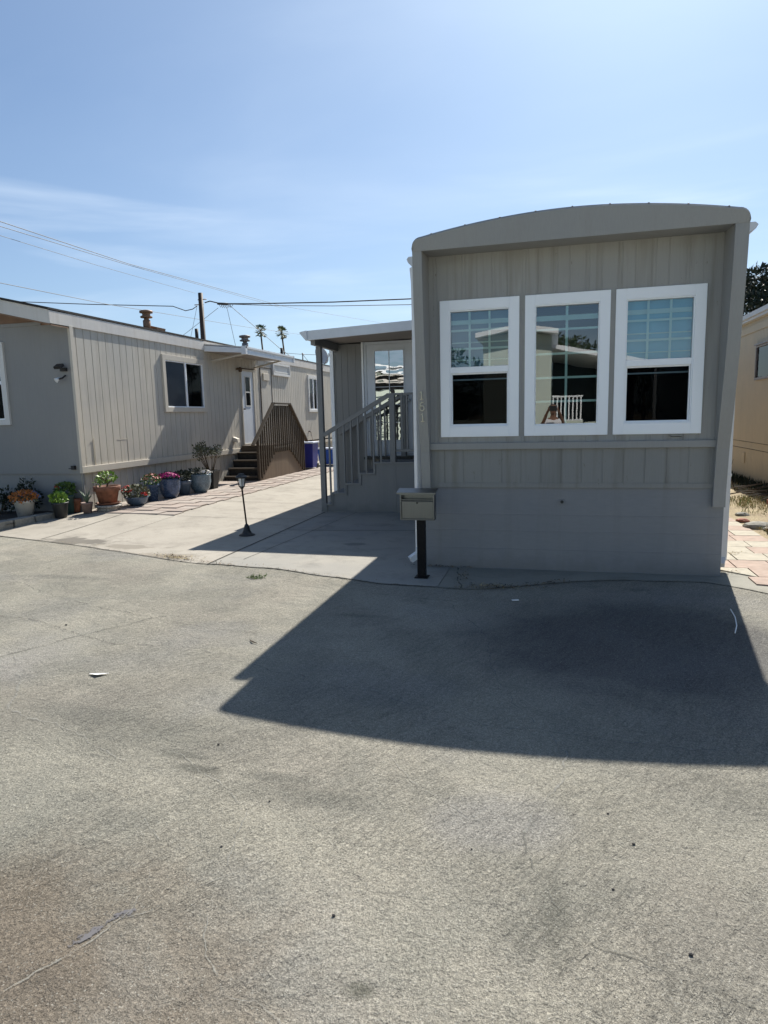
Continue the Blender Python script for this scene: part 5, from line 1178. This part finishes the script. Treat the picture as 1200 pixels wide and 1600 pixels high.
# ------------------------------------------------------------------ trees
def palm(label, px, py, y, lean):
    top = W(px, py, 1, y); r = random.Random(int(px)); bx_ = top.x+lean
    t = thing('palm_tree', label, 'palm tree', (bx_, y, 0), 'distant fan palms')
    mb = MB(); mb.tube([(bx_, y, -.2), (bx_+.15*(top.x-bx_), y, top.z*.4), (top.x, y, top.z)], [.28, .20, .15], 8); mb.build('trunk', 'bark', t)
    mb = MB()
    for k in range(46):
        a = r.uniform(0, 6.28); el = r.uniform(-.9, 1.2); d = Vector((math.cos(a)*math.cos(el), math.sin(a)*math.cos(el), math.sin(el))); st = r.uniform(.55, 1.0)
        q = top+d*st-Z*(.15 if el < .2 else 0); mb.tube([top, q], .03, 4)
        s = d.cross(Z).normalized(); u = s.cross(d).normalized()
        for j in range(9):
            ph = (j-4)*.24; dd = (d*math.cos(ph)+s*math.sin(ph)+u*.06-Z*.25).normalized(); leaf(mb, q, dd, u, r.uniform(.45, .7), .12)
    mb.build('crown', 'palm_leaf', t)
palm('left and slightly taller of the two distant fan palms', 407, 517, 110, .9)
palm('right distant fan palm standing above the beige roof', 440, 520, 112, 1.2)
def tree(name, label, x, y, hgt, rad, n, ln, mat, seed, cone=False, base=.25):
    r = random.Random(seed); t = thing(name, label, 'tree', (x, y, 0))
    mb = MB(); mb.tube([(x, y, -.1), (x+.1, y, hgt*.45), (x, y, hgt*.93)], [rad*.10, rad*.07, .03], 9); cs = []
    for k in range(80 if mat == 'conifer' else 40):
        f = r.uniform(base, .98); w_ = rad*((1-f)*1.1+.10 if cone else math.sqrt(max(.05, 1-((f-.62)/.42)**2))); a = r.uniform(0, 6.28); rr = w_*r.uniform(.45, 1)
        p = Vector((x+rr*math.cos(a), y+rr*math.sin(a), hgt*f)); cs.append((p, w_)); mb.tube([(x, y, hgt*f*.88), p], [.05, .015], 5)
    mb.build('trunk', 'bark', t)
    mb = MB()
    for p, w_ in cs:
        s = max(.22, w_*(.42 if mat == 'conifer' else .34)); cloud(mb, p, (s*1.3, s*1.3, s*.8), n//len(cs), ln, ln*.45, r, up=.1, shell=.4)
    mb.build('crown', mat, t)
tree('conifer_tree', 'dark dense conifer rising behind the cream home', 12.3, 31, 8.3, 3.2, 42000, .24, 'conifer', 90, False, .2)
tree('conifer_tree', 'lower dark conifer left of the tall one, half behind the taupe home', 10.4, 32, 6.9, 2.2, 22000, .22, 'conifer', 91, True, .15)
tree('broadleaf_tree', 'round green tree behind the carport across the street', 2.0, -24, 5.0, 1.3, 2600, .2, 'tree_leaf', 92)
tree('broadleaf_tree', 'low dark tree across the street left of the gabled home', -3.3, -21, 4.3, 1.7, 2200, .24, 'tree_leaf', 93)
tree('broadleaf_tree', 'tall slim tree across the street, mirrored in the right window', 7.2, -40, 5.0, 1.2, 1400, .24, 'tree_leaf', 94)

# ------------------------------------------------------------------ the photographer (mirrored in the middle window)
def skinned(name, chains, mat, parent, sub=2):
    """chains: list of (points, radii); every later chain may start at a point of an earlier one"""
    org = ORG[root_of(parent).name]; vs = []; es = []; rd = []; roots = []; idx = {}
    for ci, (pts, rr) in enumerate(chains):
        prev = None
        for p, q in zip(pts, rr):
            key = tuple(round(c, 4) for c in p)
            if key not in idx: idx[key] = len(vs); vs.append(Vector(p)-org); rd.append(q); new = True
            else: new = False
            if prev is None and new: roots.append(idx[key])
            if prev is not None and prev != idx[key]: es.append((prev, idx[key]))
            prev = idx[key]
    me = bpy.data.meshes.new(name); me.from_pydata(vs, es, []); o = bpy.data.objects.new(name, me); COL.objects.link(o); o.parent = parent
    md = o.modifiers.new('skin', 'SKIN'); md.use_smooth_shade = True
    if not me.skin_vertices: 
        bpy.context.view_layer.objects.active = o
    for i, q in enumerate(rd): me.skin_vertices[0].data[i].radius = (q, q) if not isinstance(q, tuple) else q
    for i in roots: me.skin_vertices[0].data[i].use_root = True
    sm = o.modifiers.new('sub', 'SUBSURF'); sm.levels = sm.render_levels = sub
    me.materials.append(MATS[mat]); return o
try:
    px_, py_ = 1.40, -7.62
    per = thing('person', 'person in a white shirt holding up a dark phone in both hands', 'person', (px_, py_, 0))
    V = lambda a, b, c: (px_+a, py_+b, c*1.06)
    body = [([V(0, 0, .92), V(0, -.01, 1.10), V(0, 0, 1.30), V(0, .01, 1.43), V(0, .02, 1.50), V(0, .045, 1.56), V(0, .05, 1.63), V(0, .045, 1.70), V(0, .04, 1.75)],
             [(.16, .12), (.14, .105), (.155, .11), (.12, .085), .052, .058, .082, .088, .055])]
    for s in (-1, 1):
        body.append(([V(0, .01, 1.43), V(.155*s, 0, 1.40), V(.24*s, .10, 1.21), V(.215*s, .25, 1.38), V(.12*s, .40, 1.60), V(.095*s, .435, 1.645)], [(.12, .085), .062, .047, .04, .028, (.034, .02)]))
        body.append(([V(0, 0, .92), V(.10*s, 0, .86), V(.12*s, .01, .48), V(.13*s, -.02, .09), V(.13*s, .10, .045), V(.13*s, .16, .04)], [(.16, .12), .098, .062, .045, .04, .03]))
        for k in range(4):
            z = 1.69-.022*k; ln = (.9, 1, .96, .8)[k]
            body.append(([V(.097*s, .43, z-.03), V(.105*s, .455, z-.01), V(.098*s, .485, z), V(.08*s, .492, z+.001)], [.011, .0095, .009, .0078]))
        body.append(([V(.095*s, .42, 1.63), V(.085*s, .432, 1.655), V(.062*s, .437, 1.675)], [.013, .011, .009]))
    skinned('body', body, 'skin_tone', per)
    shirt = [([V(0, 0, .98), V(0, -.01, 1.10), V(0, 0, 1.30), V(0, .005, 1.425), V(0, .015, 1.465)], [(.175, .135), (.155, .12), (.17, .125), (.135, .10), (.07, .065)])]
    for s in (-1, 1): shirt.append(([V(0, .005, 1.425), V(.155*s, 0, 1.402), V(.24*s, .09, 1.225), V(.232*s, .15, 1.275)], [(.135, .10), .078, .064, .056]))
    skinned('shirt', shirt, 'shirt', per)
    tr = [([V(0, 0, .98), V(0, 0, .91)], [(.165, .128), (.17, .13)])]
    for s in (-1, 1): tr.append(([V(0, 0, .91), V(.10*s, 0, .84), V(.12*s, .01, .48), V(.13*s, -.02, .10)], [(.17, .13), .11, .078, .065]))
    skinned('trousers', tr, 'jeans', per)
    skinned('hair', [([V(0, .0, 1.60), V(0, .0, 1.68), V(0, .025, 1.765)], [.075, .09, .07])], 'hair', per)
    mb = MB()
    for s in (-1, 1): mb.lathe(V(.033*s, .125, 1.66), [(.0, -.012), (.012, -.006), (.013, .004), (.0, .012)], 10)
    mb.build('eye', 'flower_white', per)
    mb = MB(); mb.tube([V(0, .125, 1.675), V(0, .155, 1.635), V(0, .135, 1.628)], [.008, .014, .010], 8); mb.tube([V(-.022, .13, 1.595), V(0, .137, 1.597), V(.022, .13, 1.595)], [.004, .007, .004], 6)
    mb.build('nose', 'skin_tone', per)
    mb = MB(); mb.box(px_-.085, px_+.075, py_+.445, py_+.455, 1.72, 1.825); tag(mb.build('phone', 'black_plastic', None, .003), 'dark phone held level in front of the face', 'phone')
except Exception as ex:
    print('person failed', ex); raise
for wd in bpy.data.objects:
    wd.select_set(False)
